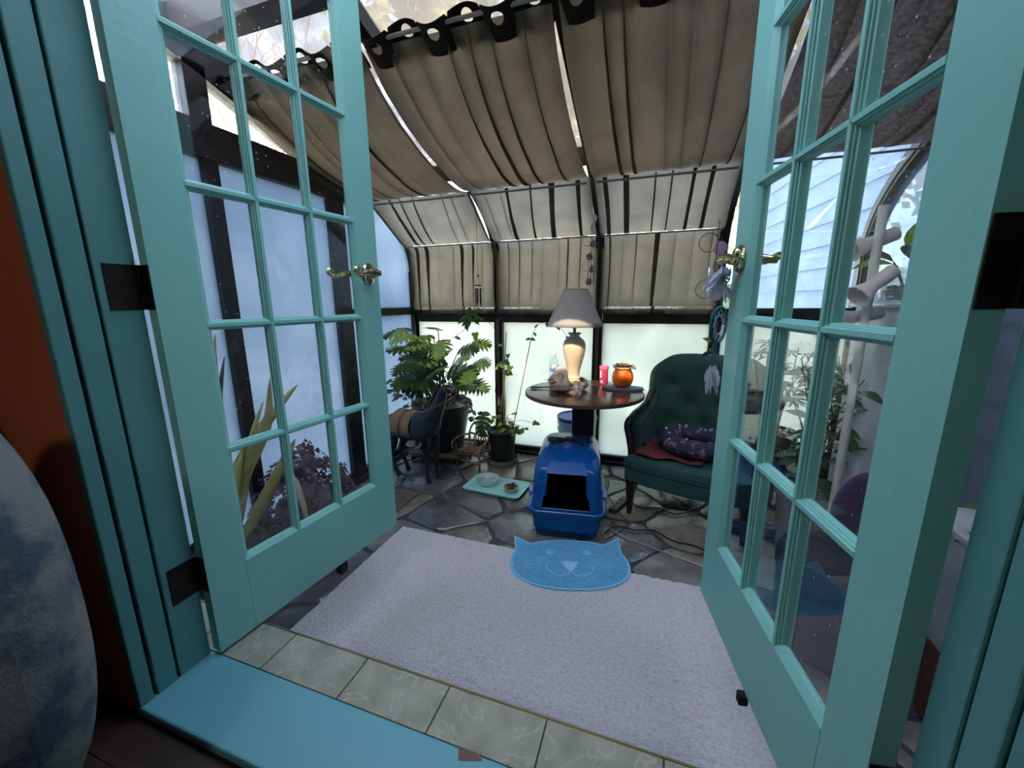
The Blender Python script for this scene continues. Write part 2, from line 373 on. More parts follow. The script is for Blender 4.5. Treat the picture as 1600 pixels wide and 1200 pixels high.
# --- right gable
b = B(); b.box(XR-0.04, XR+0.05, 0.62, YB+0.04, FZ-0.06, FZ+0.06)
wr = struct('wall_right', b, bronze, 'dark framed glazed end wall of the sunroom on the right', bevel=0.004)
for y0, y1, z1 in ((1.42, 1.49, 2.06), (2.20, 2.29, 1.80), (0.62, 0.70, 2.30), (YB-0.08, YB+0.02, 1.2)):
    obj('post', B().box(XR-0.04, XR+0.03, y0, y1, FZ+0.06, z1), bronze, wr, bevel=0.003)
obj('rail', B().box(XR-0.035, XR+0.03, 2.29, YB-0.08, 0.84, 0.90), bronze, wr, bevel=0.003)
r_ = B(); rib(r_, XR-0.04, XR+0.03, 0.0, 0.085); obj('end_rib', r_, bronze, wr)
r_ = B(); rib(r_, XR-0.046, XR-0.040, 0.02, 0.06); obj('rib_cap', r_, bpy.data.materials['grey_cap_strip'], wr)
g_right = glass_mat('hazy_right_glass', frost=0.5, frost_rgb=(136, 152, 170), fscale=2, fvar=0.1)
for y0, y1, z0, z1 in ((0.70, 1.42, FZ+0.06, 2.2), (1.49, 2.20, FZ+0.06, 1.95), (2.29, YB-0.08, FZ+0.06, 0.84)):
    obj('pane', B().box(XR-0.006, XR, y0-0.005, y1+0.005, z0, z1), g_right, wr)
gable_pane(XR-0.006, g_right, wr, 2.29, YB-0.04, 0.90)
# --- roof: ceiling
b = B(); b.box(XL-0.04, XR+0.04, 0.60, 0.66, roof_z(0.62)-0.12, roof_z(0.62)+0.03)
ce = struct('ceiling', b, bronze, 'dark framed glass roof of the sunroom curving down at the eave')
slope = math.atan(RS)
for x in posts[1:-1]:
    r_ = B(); P = [(YB, 0.80)]+[eave(i/12) for i in range(13)]+[(0.66, roof_z(0.66))]
    rib(r_, x-0.03, x+0.03, 0.0, 0.075, P); obj('rafter', r_, bronze, ce)
def roofbeam(y0, y1, d0, d1, x0=XL+0.04, x1=XR-0.04):
    obj('purlin', B().add([(x, y, roof_z(y)-d) for x in (x0, x1) for y, d in ((y0, d0), (y1, d0), (y1, d1), (y0, d1))],
        [(0, 1, 2, 3), (7, 6, 5, 4), (0, 4, 5, 1), (1, 5, 6, 2), (2, 6, 7, 3), (3, 7, 4, 0)]), bronze, ce)
roofbeam(1.36, 1.44, 0.02, 0.135); roofbeam(2.50, 2.58, 0.0, 0.06)
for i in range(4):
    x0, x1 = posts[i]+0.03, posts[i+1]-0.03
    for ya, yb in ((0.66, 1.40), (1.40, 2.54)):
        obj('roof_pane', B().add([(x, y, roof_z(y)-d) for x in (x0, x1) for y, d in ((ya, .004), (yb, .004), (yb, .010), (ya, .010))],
            [(0, 1, 2, 3), (7, 6, 5, 4), (0, 4, 5, 1), (1, 5, 6, 2), (2, 6, 7, 3), (3, 7, 4, 0)]), g_roof if ya < 1 else g_dimmed, ce)
    def ev(u, v, x0=x0, x1=x1): y, z = eave(v); return (x0+(x1-x0)*u, y, z)
    obj('eave_pane', B().shell(ev, 1, 14, 0.005), g_eave if i < 3 else g_bay4, ce, smooth='all')
# --- house wall between rooms, with the door opening
JL, JR = -1.113, 0.374; JF, JB = 0.442, 0.60; TOP = 2.045
stucco = mat('house_outer_wall', (150, 150, 148), 0.9, rgb2=(165, 163, 158), nscale=8, bump=0.2)
b = B(); b.box(-3.2, JL-0.02, 0.46, JB, -0.6, 2.44); b.box(JR+0.02, 2.6, 0.46, JB, -0.6, 2.44); b.box(JL-0.02, JR+0.02, 0.46, JB, TOP+0.02, 2.44)
b.box(JL-0.02, JR+0.02, 0.46, JB, -0.6, -0.05)
wf = struct('wall_front', b, stucco, 'house wall around the teal double doorway')
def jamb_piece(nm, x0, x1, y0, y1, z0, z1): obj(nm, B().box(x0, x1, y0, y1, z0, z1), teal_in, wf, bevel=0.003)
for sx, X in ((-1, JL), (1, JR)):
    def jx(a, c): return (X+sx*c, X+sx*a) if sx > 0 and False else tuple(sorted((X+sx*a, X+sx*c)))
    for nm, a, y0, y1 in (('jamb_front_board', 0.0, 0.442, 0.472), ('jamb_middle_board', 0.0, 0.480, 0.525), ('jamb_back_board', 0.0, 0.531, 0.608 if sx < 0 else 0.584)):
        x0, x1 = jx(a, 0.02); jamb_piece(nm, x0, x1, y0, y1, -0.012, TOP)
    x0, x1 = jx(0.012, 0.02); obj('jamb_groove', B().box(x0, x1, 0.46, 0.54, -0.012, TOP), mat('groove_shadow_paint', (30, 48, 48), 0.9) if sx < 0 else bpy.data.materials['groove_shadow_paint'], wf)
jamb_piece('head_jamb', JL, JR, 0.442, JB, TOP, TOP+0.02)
# teal sill, tile strip, brass edge, step riser
obj('door_sill', B().box(JL-0.02, JR+0.02, 0.442, 0.615, RZ+0.004, -0.012), teal_sill, wf, bevel=0.006, label='teal painted door sill with a small brown chip')
chip = mat('chipped_wood_patch', (120, 90, 84), 0.8)
obj('paint_chip', B().prism([(-0.345, 0.612), (-0.335, 0.590), (-0.31, 0.597), (-0.285, 0.606), (-0.295, 0.6155), (-0.33, 0.6158)], -0.0125, -0.0112), chip, wf)
tile_m = mat('green_grey_marble_tile', (178, 174, 158), 0.12, rgb2=(148, 150, 134), nscale=14, ramp=(.3, .7))
n = tile_m.node_tree.nodes; l = tile_m.node_tree.links; bs = n['Principled BSDF']
tc = n.new('ShaderNodeTexCoord'); w1 = n.new('ShaderNodeTexNoise'); w1.inputs['Scale'].default_value = 8; w1.inputs['Detail'].default_value = 9; w1.inputs['Distortion'].default_value = 1.6
oi = n.new('ShaderNodeObjectInfo'); va = n.new('ShaderNodeVectorMath'); va.operation = 'ADD'; cx = n.new('ShaderNodeCombineXYZ')
mm = n.new('ShaderNodeMath'); mm.operation = 'MULTIPLY'; mm.inputs[1].default_value = 9; l.new(oi.outputs['Random'], mm.inputs[0]); l.new(mm.outputs[0], cx.inputs[2])
l.new(tc.outputs['Object'], va.inputs[0]); l.new(cx.outputs[0], va.inputs[1]); l.new(va.outputs[0], w1.inputs['Vector'])
cr = n.new('ShaderNodeValToRGB'); e = cr.color_ramp.elements; e[0].position = 0.482; e[1].position = 0.518
e[0].color = (0, 0, 0, 1); e[1].color = (0, 0, 0, 1); k = cr.color_ramp.elements.new(0.5); k.color = (.55, .55, .55, 1)
l.new(w1.outputs['Fac'], cr.inputs[0]); mx = n.new('ShaderNodeMix'); mx.data_type = 'RGBA'; mx.inputs[7].default_value = lin((204, 198, 180))
old = bs.inputs['Base Color'].links[0].from_socket; l.new(cr.outputs[0], mx.inputs[0]); l.new(old, mx.inputs[6]); l.new(mx.outputs[2], bs.inputs['Base Color'])
grout = mat('dark_grout', (70, 72, 74), 0.9)
th = struct('threshold_step', B().box(JL-0.30, JR+0.30, 0.605, 0.735, FZ, -0.016), grout, 'step below the doors with a strip of marble tiles')
gx = [-1.45, -1.194, -0.938, -0.682, -0.430, -0.176, 0.080, 0.336, 0.592]
for i in range(len(gx)-1):
    obj('tile', B().box(gx[i]+0.0018, gx[i+1]-0.0018, 0.6155 if -1.2 < gx[i] < 0.2 else 0.61, 0.7345, -0.02, -0.012), tile_m, th, bevel=0.0008, seg=1)
obj('brass_edge', B().box(JL-0.30, JR+0.30, 0.7345, 0.7385, -0.03, -0.009), mat('tile_edge_brass', (190, 170, 120), 0.3, 1.0), th, label='thin brass edging strip')

# ================================================================== FLOORS
stone_m = mat('slate_flagstone', (146, 148, 152), 0.20, rgb2=(190, 186, 178), nscale=9, bump=0.6, bscale=30, spec=0.8, detail=6)
n = stone_m.node_tree.nodes; l = stone_m.node_tree.links; bs = n['Principled BSDF']; oi = n.new('ShaderNodeObjectInfo')
cr = n.new('ShaderNodeValToRGB'); cr.color_ramp.elements[0].color = lin((104, 104, 108)); cr.color_ramp.elements[1].color = lin((166, 158, 142))
k = cr.color_ramp.elements.new(0.6); k.color = lin((130, 130, 130)); l.new(oi.outputs['Random'], cr.inputs[0])
mx = n.new('ShaderNodeMix'); mx.data_type = 'RGBA'; mx.blend_type = 'MULTIPLY'; mx.inputs[0].default_value = 1.0
old = bs.inputs['Base Color'].links[0].from_socket; l.new(old, mx.inputs[6]); l.new(cr.outputs[0], mx.inputs[7])
ml = n.new('ShaderNodeMix'); ml.data_type = 'RGBA'; ml.blend_type = 'ADD'; ml.inputs[0].default_value = 0.5; l.new(mx.outputs[2], ml.inputs[6]); l.new(mx.outputs[2], ml.inputs[7]); l.new(ml.outputs[2], bs.inputs['Base Color'])
mortar = mat('dark_mortar', (66, 68, 74), 0.8, rgb2=(52, 54, 60), nscale=12, bump=0.4, bscale=60)
fl = struct('floor', B().box(XL-0.04, XR+0.04, 0.735, YB, FZ-0.06, FZ-0.011), mortar, 'sunroom floor of irregular slate flagstones in dark mortar')
def clip(poly, px, py, nx, ny):
    out = []
    for i in range(len(poly)):
        a, c = poly[i], poly[(i+1) % len(poly)]; da = (a[0]-px)*nx+(a[1]-py)*ny; dc = (c[0]-px)*nx+(c[1]-py)*ny
        if da <= 0: out.append(a)
        if (da < 0) != (dc < 0) and abs(da-dc) > 1e-12:
            t = da/(da-dc); out.append((a[0]+(c[0]-a[0])*t, a[1]+(c[1]-a[1])*t))
    return out
rs = random.Random(12); seeds = []
for tries in range(4000):
    p = (rs.uniform(XL, XR), rs.uniform(0.74, YB-0.1))
    if all(math.hypot(p[0]-q[0], (p[1]-q[1])*1.15) > 0.27+0.13*rs.random() for q in seeds): seeds.append(p)
for sd in seeds:
    poly = [(XL+0.05, 0.742), (XR-0.045, 0.742), (XR-0.045, YB-0.105), (XL+0.05, YB-0.105)]
    for q in seeds:
        if q is sd: continue
        dx, dy = q[0]-sd[0], q[1]-sd[1]; L_ = math.hypot(dx, dy)
        if L_ > 0.9: continue
        poly = clip(poly, (q[0]+sd[0])/2-dx/L_*0.008, (q[1]+sd[1])/2-dy/L_*0.008, dx/L_, dy/L_)
        if len(poly) < 3: break
    if len(poly) < 3: continue
    # wobble and round the outline
    out = []
    for i in range(len(poly)):
        a, c = poly[i], poly[(i+1) % len(poly)]; L_ = math.hypot(c[0]-a[0], c[1]-a[1])
        if L_ < 0.012: continue
        for t in (0.10, 0.37, 0.63, 0.90):
            x, y = a[0]+(c[0]-a[0])*t, a[1]+(c[1]-a[1])*t; w_ = 0.006 if 0.2 < t < 0.8 else 0.0
            x += (sd[0]-x)*0.01+rs.uniform(-w_, w_); y += (sd[1]-y)*0.01+rs.uniform(-w_, w_); out.append((x, y))
    k_ = len(out)
    if k_ < 6: continue
    cx_ = sum(p[0] for p in out)/k_; cy_ = sum(p[1] for p in out)/k_; h = rs.uniform(-0.004, 0.0); tx, ty = rs.uniform(-.01, .01), rs.uniform(-.01, .01)
    def hh(p, d=0): return FZ+h-d+min(0.0015, (p[0]-cx_)*tx+(p[1]-cy_)*ty)
    vs = [(p[0], p[1], FZ-0.012) for p in out]+[(p[0], p[1], hh(p, 0.006)) for p in out]
    ins = [(cx_+(p[0]-cx_)*0.95, cy_+(p[1]-cy_)*0.95) for p in out]; vs += [(p[0], p[1], hh(p)) for p in ins]
    fs = [(i, (i+1) % k_, k_+(i+1) % k_, k_+i) for i in range(k_)]+[(k_+i, k_+(i+1) % k_, 2*k_+(i+1) % k_, 2*k_+i) for i in range(k_)]+[tuple(range(2*k_, 3*k_))]
    obj('flagstone', B().add(sub(vs, (cx_, cy_, FZ)), fs), stone_m, fl, smooth=True).location = (cx_, cy_, FZ)
# added block, unseen above and behind the camera, keeps sun off the armchair
struct('sun_blocker', B().box(-0.28, 2.7, -3.5, -0.2, 2.46, 5.2), stucco, 'added unseen block above the living room that keeps sun off the armchair')
# living room shell
wood = mat('dark_wood_floor', (74, 58, 52), 0.4, rgb2=(52, 40, 36), nscale=4, stretch=(1, 14, 14), bump=0.05)
lf = struct('floor_living_room', B().box(-3.2, 2.6, -3.4, 0.46, RZ-0.1, RZ-0.012), mat('floor_gap_dark', (20, 16, 15), 0.9), 'dark wood plank floor of the room in front of the doors')
for k in range(11):
    obj('floor_plank', B().box(-3.2, 2.6, 0.455-0.1*(k+1)+0.001, 0.455-0.1*k-0.001, RZ-0.012, RZ), wood, lf)
wall_in = mat('dim_room_wall', (150, 120, 100), 0.9, rgb2=(140, 112, 96), nscale=3)
b = B(); b.box(-3.2, JL-0.021, 0.452, 0.46, RZ, 2.4); struct('wall_living_left', b, orange, 'terracotta orange painted wall left of the doorway')
b = B(); b.box(JR+0.021, 2.6, 0.452, 0.46, RZ, 2.4); b.box(JL-0.02, JR+0.02, 0.452, 0.46, TOP+0.02, 2.4); struct('wall_living_right', b, orange, 'terracotta orange painted wall right of the doorway')
struct('wall_side_left', B().box(-3.3, -3.2, -3.4, 0.6, RZ-0.1, 2.44), wall_in); struct('wall_side_right', B().box(2.6, 2.7, -3.4, 0.6, RZ-0.1, 2.44), wall_in)
b = B(); b.box(-3.3, -0.9, -3.5, -3.4, RZ-0.1, 2.44); b.box(0.7, 2.7, -3.5, -3.4, RZ-0.1, 2.44); b.box(-0.9, 0.7, -3.5, -3.4, RZ-0.1, 2.44)
struct('wall_rear', b, wall_in)
struct('ceiling_living_room', B().box(-3.3, 2.7, -3.5, 0.60, 2.40, 2.46), mat('white_ceiling', (200, 195, 190), 0.9))

# ================================================================== DOORS
T = 0.034; WS, PW, ZB, SP = 0.0998, 0.1726, 0.2232, 0.335; DW = 2*WS+3*PW; DH = 2.03
door_glass = glass_mat('door_glass', spots=0.5, frost=0.0, fvar=0.0)
def make_door(name, label, loc, ang, sg):
    d = thing(name, label, 'door', loc, ang, kind='structure')
    Y = lambda y: y*sg
    m_ = 0.013
    def stile(x0, x1, inner):   # inner: +1 molding on x1 side
        if inner > 0: P = [(x0, 0), (x1-0.002, 0), (x1+0.006, 0.006), (x1+m_, 0.012), (x1+m_, T-0.012), (x1+0.006, T-0.006), (x1-0.002, T), (x0, T)]
        else: P = [(x1, 0), (x0+0.002, 0), (x0-0.006, 0.006), (x0-m_, 0.012), (x0-m_, T-0.012), (x0-0.006, T-0.006), (x0+0.002, T), (x1, T)]
        obj('stile', B().prism([(p[0], Y(p[1])) for p in P], 0, DH), teal, d)
    stile(0, WS, 1); stile(DW-WS, DW, -1)
    def rail(z0, z1, inner):
        if inner > 0: P = [(0, z0), (0, z1-0.002), (0.006, z1+0.006), (0.012, z1+m_), (T-0.012, z1+m_), (T-0.006, z1+0.006), (T, z1-0.002), (T, z0)]
        else: P = [(0, z1), (0, z0+0.002), (0.006, z0-0.006), (0.012, z0-m_), (T-0.012, z0-m_), (T-0.006, z0-0.006), (T, z0+0.002), (T, z1)]
        obj('rail', B().prism([(Y(p[0]), p[1]) for p in P], WS, DW-WS, axis='x'), teal, d)
    rail(0, ZB, 1); rail(ZB+5*SP, DH, -1)
    mp = [(-0.0045, 0.0), (-0.0055, 0.002), (-0.0055, 0.0045), (-0.0085, 0.0055), (-0.0085, 0.009), (-0.0125, 0.011), (-0.0125, T-0.011), (-0.0085, T-0.009), (-0.0085, T-0.0055), (-0.0055, T-0.0045), (-0.0055, T-0.002), (-0.0045, T)]
    mp = mp+[(-a, c) for a, c in mp[::-1]]
    for k in (1, 2): obj('muntin', B().prism([(WS+k*PW+p[0], Y(p[1])) for p in mp], ZB, ZB+5*SP), teal, d)
    for k in (1, 2, 3, 4):
        for q in range(3):
            obj('muntin', B().prism([(Y(p[1]), ZB+k*SP+p[0]) for p in mp], WS+q*PW, WS+(q+1)*PW, axis='x'), teal, d)
    for r in range(5):
        for q in range(3):
            obj('pane', B().box(WS+q*PW+0.012, WS+(q+1)*PW-0.012, Y(T/2)-0.0018, Y(T/2)+0.0018, ZB+r*SP+0.012, ZB+(r+1)*SP-0.012), door_glass, d)
    # lever handles on both faces
    hz = 1.05; hx = DW-0.052
    for face in (0, 1):
        y0 = Y(0) if face == 0 else Y(T); o_ = -sg if face == 0 else sg
        h = B(); M = Matrix.Translation((hx, y0, hz)) @ Matrix.Rotation(-PI/2*o_, 4, 'X')
        h.lathe([(0.033, 0), (0.034, 0.004), (0.030, 0.008), (0.024, 0.011), (0.013, 0.013), (0.011, 0.03)], 24, M=M, sy=1.15)
        ro = obj('handle', h, brass, d, smooth=True, label='polished brass scroll lever handle')
        q = B(); yy = y0+o_*0.048
        q.tube([(hx, y0+o_*0.02, hz), (hx, yy+o_*0.006, hz)], [0.010, 0.011], 12)
        q.tube(smooth_path([(hx+0.008, yy, hz+0.001), (hx-0.02, yy, hz+0.006), (hx-0.05, yy-o_*0.004, hz+0.002), (hx-0.075, yy-o_*0.006, hz-0.007), (hx-0.097, yy-o_*0.004, hz-0.006), (hx-0.108, yy, hz+0.004), (hx-0.100, yy, hz+0.014), (hx-0.090, yy, hz+0.008)], 5),
               [0.0105]*8+[0.009]*12+[0.0075]*16, 10)
        obj('lever', q, brass, ro, smooth=True)
    return d
d1 = make_door('door_1', 'left teal french door with fifteen glass panes swung open into the sunroom', (-1.074, 0.610, 0.0), R(84.02), 1)
d2 = make_door('door_2', 'right teal french door with fifteen glass panes swung open into the sunroom', (0.334, 0.592, 0.0), R(100.18), -1)
# hinges: leaf on the jamb + knuckle
def hinge(d, z, xk, yk, sg, jx0, jx1):
    # local door coords for the knuckle, world box for leaf expressed through inverse transform
    mw = Matrix.Translation(d.location) @ Matrix.Rotation(d.rotation_euler.z, 4, 'Z'); inv = mw.inverted()
    q = B(); q.box(min(jx0, jx1), max(jx0, jx1), 0.545, 0.603, z-0.05, z+0.05)
    q.box(min(jx0, jx1)-0.0, max(jx0, jx1)+0.0, 0.603, 0.612, z-0.05, z+0.05)
    q.v = [tuple(inv @ Vector(v)) for v in q.v]
    q.box(-0.0025, 0.0005, min(0.002*sg, (T-0.002)*sg), max(0.002*sg, (T-0.002)*sg), z-0.05, z+0.05)
    h = obj('hinge', q, hinge_m, d, bevel=0.001)
    k = B(); k.tube([(-0.002, sg*(T+0.006), z-0.05), (-0.002, sg*(T+0.006), z+0.05)], 0.007, 12); obj('knuckle', k, hinge_m, h, smooth=True)
for z in (0.24, 0.985, 1.80):
    hinge(d1, z, 0, 0, 1, JL-0.001, JL+0.0025)
    hinge(d2, z, 0, 0, -1, JR-0.0025, JR+0.001)
# kick-down stops under the doors
rub = mat('black_rubber', (14, 14, 15), 0.7)
obj('door_stop', B().box(0.415, 0.448, 0.004, T, -0.048, -0.001), rub, d1, bevel=0.003, label='small black door stop')
obj('door_stop', B().box(0.345, 0.365, -0.006, 0.016, -0.03, -0.001), rub, d2, bevel=0.003, label='small black door stop')
# ================================================================== CURTAINS AND RODS
rod_m = mat('pale_tension_rod', (158, 150, 138), 0.55, 0.0)
cur_m = cloth_mat('brown_sheer_curtain', (106, 97, 83), (142, 131, 112), tl=0.62)
cur4_m = cloth_mat('grey_speckled_curtain', (84, 78, 80), (140, 132, 132), tl=0.5, weave=60)
hdr_m = cloth_mat('dark_curtain_header', (46, 38, 34), (60, 50, 44), tl=0.12)
hem_m = glass_mat('sheer_hem', frost=0.9, frost_rgb=(120, 100, 78), fscale=60, fvar=0.1, gloss=0.0)
roofP = [(1.60, 1.972), (1.72, 1.885), (1.87, 1.805), (2.04, 1.742), (2.32, 1.672), (2.50, 1.655), (2.60, 1.662)]
eaveP = [(2.60, 1.662), (2.70, 1.605), (2.86, 1.50), (2.98, 1.418), (3.03, 1.402)]
lowP = [(3.035, 1.40), (3.075, 1.365), (3.082, 1.15), (3.082, 0.900)]
hemP = [(3.082, 0.900), (3.082, 0.845)]
def rods(x0, x1, y, z, r, nm, label, mt=rod_m, cat='rod', g=None):
    o = obj(nm, B().tube([(x0, y, z), (x1, y, z)], r, 10), mt, smooth=True); return tag(o, label, cat, g)
bayname = ['the left bay of the sunroom roof', 'the middle bay above the lamp and the pots', 'the bay above the armchair', 'the rightmost bay']
def poly_at(P, t):
    L_ = [0]
    for i in range(len(P)-1): L_.append(L_[-1]+math.hypot(P[i+1][0]-P[i][0], P[i+1][1]-P[i][1]))
    s = t*L_[-1]
    for i in range(len(P)-1):
        if s <= L_[i+1]+1e-9:
            k = (s-L_[i])/(L_[i+1]-L_[i]); a, c = P[i], P[i+1]
            tx, tz = c[0]-a[0], c[1]-a[1]; q = math.hypot(tx, tz)
            return a[0]+tx*k, a[1]+tz*k, tz/q, -tx/q   # normal pointing down / to the room
    return P[-1][0], P[-1][1], 0, -1
def make_curtain(i, label, mt, secs):
    x0, x1 = posts[i]+0.012, posts[i+1]-0.012
    if i == 0: x0 += 0.03
    rg = random.Random(40+i); t = thing('curtain', label, 'curtain', ((x0+x1)/2, 1.58, 1.99), group='grommet curtains under the sunroom roof')
    O = (t.location.x, t.location.y, t.location.z)
    # header with punched grommet holes: the cloth waves through the rod
    ng = 6; Wd = x1-x0; sp = Wd/ng; b = B(); Dy, Dz = math.cos(R(28)), -math.sin(R(28)); Ny, Nz = Dz, -Dy
    def hp(u, s):
        a = 0.034*math.sin(PI*(u/sp)); a *= (1.0 if s < 0.02 else 1.0-0.3*(s-0.02)/0.07)
        return (x0+u-O[0], 1.58+Dy*s+Ny*a-O[1], 1.99+Dz*s+Nz*a-O[2])
    for j in range(ng):
        uc = (j+0.5)*sp if False else j*sp+sp*0.5; rh = 0.024; K = 32; ring = []
        uc = j*sp+sp*0.5
        for q in range(4):
            for k in range(K):
                a = 2*PI*k/K+PI/4; ca, sa = math.cos(a), math.sin(a)
                hw, sp0, sp1 = sp/2, -0.040, 0.085
                f = min(hw/abs(ca) if abs(ca) > 1e-6 else 9, (sp1 if sa > 0 else -sp0)/abs(sa) if abs(sa) > 1e-6 else 9)
                rr = rh+(f-rh)*q/3; ring.append(hp(uc+ca*rr, 0.017+sa*rr))
        vs = ring; fs = [(q*K+k, q*K+(k+1) % K, (q+1)*K+(k+1) % K, (q+1)*K+k) for q in range(3) for k in range(K)]
        b.add(vs, fs)
    h = obj('header', b, hdr_m, t, smooth='all', label='dark wavy header band punched with grommet holes')
    md = h.modifiers.new('solid', 'SOLIDIFY'); md.thickness = 0.003; md.offset = 0
    def section(nm, P, K, A0, A1, ov0, ov1, skew, inset, nu, nv, seed, m_=None, sag=0.0, drop=0.0):
        r2 = random.Random(seed); ws_ = [r2.uniform(0.55, 1.6) for _ in range(K)]; tot = sum(ws_); cum = [0]
        for w_ in ws_: cum.append(cum[-1]+w_/tot)
        ph2 = r2.uniform(0, 6)
        am = [r2.uniform(0.35, 1.4) for _ in range(K+1)]
        def fn(u, v):
            uu = min(1, max(0, u+skew*v*math.sin(PI*u))); k = 0
            while k < K-1 and uu > cum[k+1]: k += 1
            f = (uu-cum[k])/(cum[k+1]-cum[k]); ph = 2*PI*(k+f)
            am_ = am[k]*(1-f)+am[k+1]*f
            ov = (ov0+(ov1-ov0)*v)*min(1.15, am_); A = (A0+(A1-A0)*v)*am_
            wd = (cum[k+1]-cum[k])
            x = u-ov*math.sin(ph)*wd/(2*PI)
            y, z, ny, nz = poly_at(P, v)
            A *= min(1, 0.06+math.sin(PI*v)*2.2)
            nn = A*math.cos(ph+0.5*math.sin(3*v+ph2))+0.006*noise.noise(Vector((x*6, v*3, seed)))*min(1, 3*math.sin(PI*v))
            nn += sag*math.sin(PI*u)*math.sin(PI*v)
            ins = inset*math.sin(PI*min(1, v*1.0))*(0.5-u)*2
            if drop: z -= 0
            return (x0+Wd*x+ins-O[0], y+ny*nn-O[1], z+nz*nn-O[2])
        bb = B(); bb.grid(fn, nu, nv); return obj(nm, bb, m_ or mt, t, smooth='all')
    section('roof_panel', roofP, 7, 0.026, 0.018, 1.15, 1.55, 0.06*(1 if i < 2 else -0.6), 0.004, 150, 26, 60+i, sag=0.02)
    if secs > 1:
        section('eave_panel', eaveP, 7, 0.016, 0.016, 1.9, 1.9, 0.10 if i < 2 else 0.02, 0.006, 150, 18, 70+i, sag=0.03)
        section('lower_panel', lowP, 8, 0.014, 0.017, 2.0, 1.6, 0.02, 0.006, 150, 14, 80+i)
        section('hem', hemP, 8, 0.017, 0.017, 1.6, 1.6, 0.02, 0.0, 110, 2, 80+i, m_=hem_m)
    return t
make_curtain(0, 'brown sheer grommet curtain hung under the left roof bay, behind the left door', cur_m, 3)
make_curtain(1, 'brown sheer grommet curtain hung in the bay between the wind chime and the lamp', cur_m, 3)
make_curtain(2, 'brown sheer grommet curtain hung in the bay over the green armchair', cur_m, 3)
make_curtain(3, 'grey speckled short curtain hung under the roof bay behind the right door', cur4_m, 1)
for i in range(4):
    rods(posts[i]+0.02, posts[i+1]-0.02, 1.58, 1.985, 0.008, 'curtain_rod', 'pale rod through the grommets in %s' % bayname[i], g=None)
for i in range(3):
    rods(posts[i]+0.03, posts[i+1]-0.03, 2.60, 1.638, 0.0065, 'curtain_rod', 'pale rod at the eave fold in %s' % bayname[i])
    rods(posts[i]+0.035, posts[i+1]-0.035, 3.012, 1.392, 0.006, 'curtain_rod', 'pale lower rod against the curtain in %s' % bayname[i])
rods(posts[3]+0.03, posts[4]-0.03, 2.05, 1.712, 0.006, 'curtain_rod', 'pale tension rod under the grey curtain of the rightmost bay')
rods(posts[3]+0.03, posts[4]-0.03, 2.60, 1.640, 0.006, 'curtain_rod', 'pale tension rod at the lower edge of the grey curtain of the rightmost bay')

# ================================================================== LEAF MESHES
leaf_green = mat('deep_green_leaf', (52, 82, 44), 0.38, rgb2=(80, 108, 58), nscale=3, tl=0.3)
leaf_bright = mat('bright_green_leaf', (120, 150, 50), 0.4, rgb2=(160, 180, 70), nscale=3, tl=0.4)
leaf_purple = mat('purple_leaf', (64, 38, 58), 0.45, rgb2=(92, 60, 80), nscale=3, tl=0.2)
leaf_snake = mat('yellow_snake_leaf', (172, 166, 98), 0.4, rgb2=(210, 200, 136), nscale=4, stretch=(1, 1, 4), tl=0.2)
leaf_snake_d = mat('dark_snake_leaf', (52, 78, 62), 0.4, rgb2=(80, 104, 80), nscale=5, stretch=(1, 1, 6), tl=0.1)
leaf_grey = mat('dusky_leaf', (92, 100, 84), 0.5, rgb2=(120, 118, 100), nscale=4, tl=0.3)
stem_m = mat('plant_stem', (96, 100, 66), 0.6, rgb2=(120, 100, 80), nscale=6)
soil = mat('potting_soil', (44, 36, 30), 0.95, rgb2=(70, 58, 48), nscale=40, bump=0.8, bscale=80)
def lobed_leaf(nl=5, seed=1):
    r2 = random.Random(seed); b = B(); mid = [(0, i/nl*0.9+0.02) for i in range(nl+1)]+[(0, 1.0)]
    cup = lambda x, y: (x, y, -0.25*(y-0.4)**2-0.35*abs(x)**1.6+0.04)
    b_v = [cup(0, y) for _, y in mid]; b.add(b_v, [])
    for sd in (-1, 1):
        for i in range(nl):
            y0 = mid[i][1]; y1 = mid[i+1][1]; ln = 0.48*math.sin(PI*(0.22+0.72*i/nl))*r2.uniform(.85, 1.1); an = R(8+i*9)
            tx, ty = sd*ln*math.cos(an), (y0+y1)/2+ln*math.sin(an)-0.03
            mx_, my_ = tx*0.55, ((y0+y1)/2)*0.45+ty*0.55; w_ = 0.098
            pts = [(0, y0), (mx_+sd*0.0, my_-w_), (tx*.85, ty*.85+(y0+y1)/2*.15-0.03), (tx, ty), (tx*.82, ty*.82+(y0+y1)/2*.18+0.04), (mx_, my_+w_*0.8), (0, y1)]
            b.add([cup(*p) for p in pts], [(0, 1, 5, 6), (1, 2, 4, 5), (2, 3, 4)] if sd > 0 else [(6, 5, 1, 0), (5, 4, 2, 1), (4, 3, 2)])
    y0 = mid[nl][1]; b.add([cup(*p) for p in [(-.07, y0-.06), (.07, y0-.06), (.06, y0+.08), (0, 1.08), (-.06, y0+.08)]], [(0, 1, 2, 3, 4)])
    return b
def oval_leaf(w=0.28, tip=1.0, fold=0.25, nseg=5, curl=0.3):
    b = B(); P = []
    for i in range(nseg+1):
        t = i/nseg; ww = w*math.sin(PI*min(1, t**0.8))*(1 if t < 1 else 0); z = -curl*t*t
        P.append([(-ww, t, z+ww*fold), (0, t, z), (ww, t, z+ww*fold)])
    vs = [p for row in P for p in row]; fs = []
    for i in range(nseg):
        a = i*3; fs += [(a, a+1, a+4, a+3), (a+1, a+2, a+5, a+4)]
    return b.add(vs, fs)
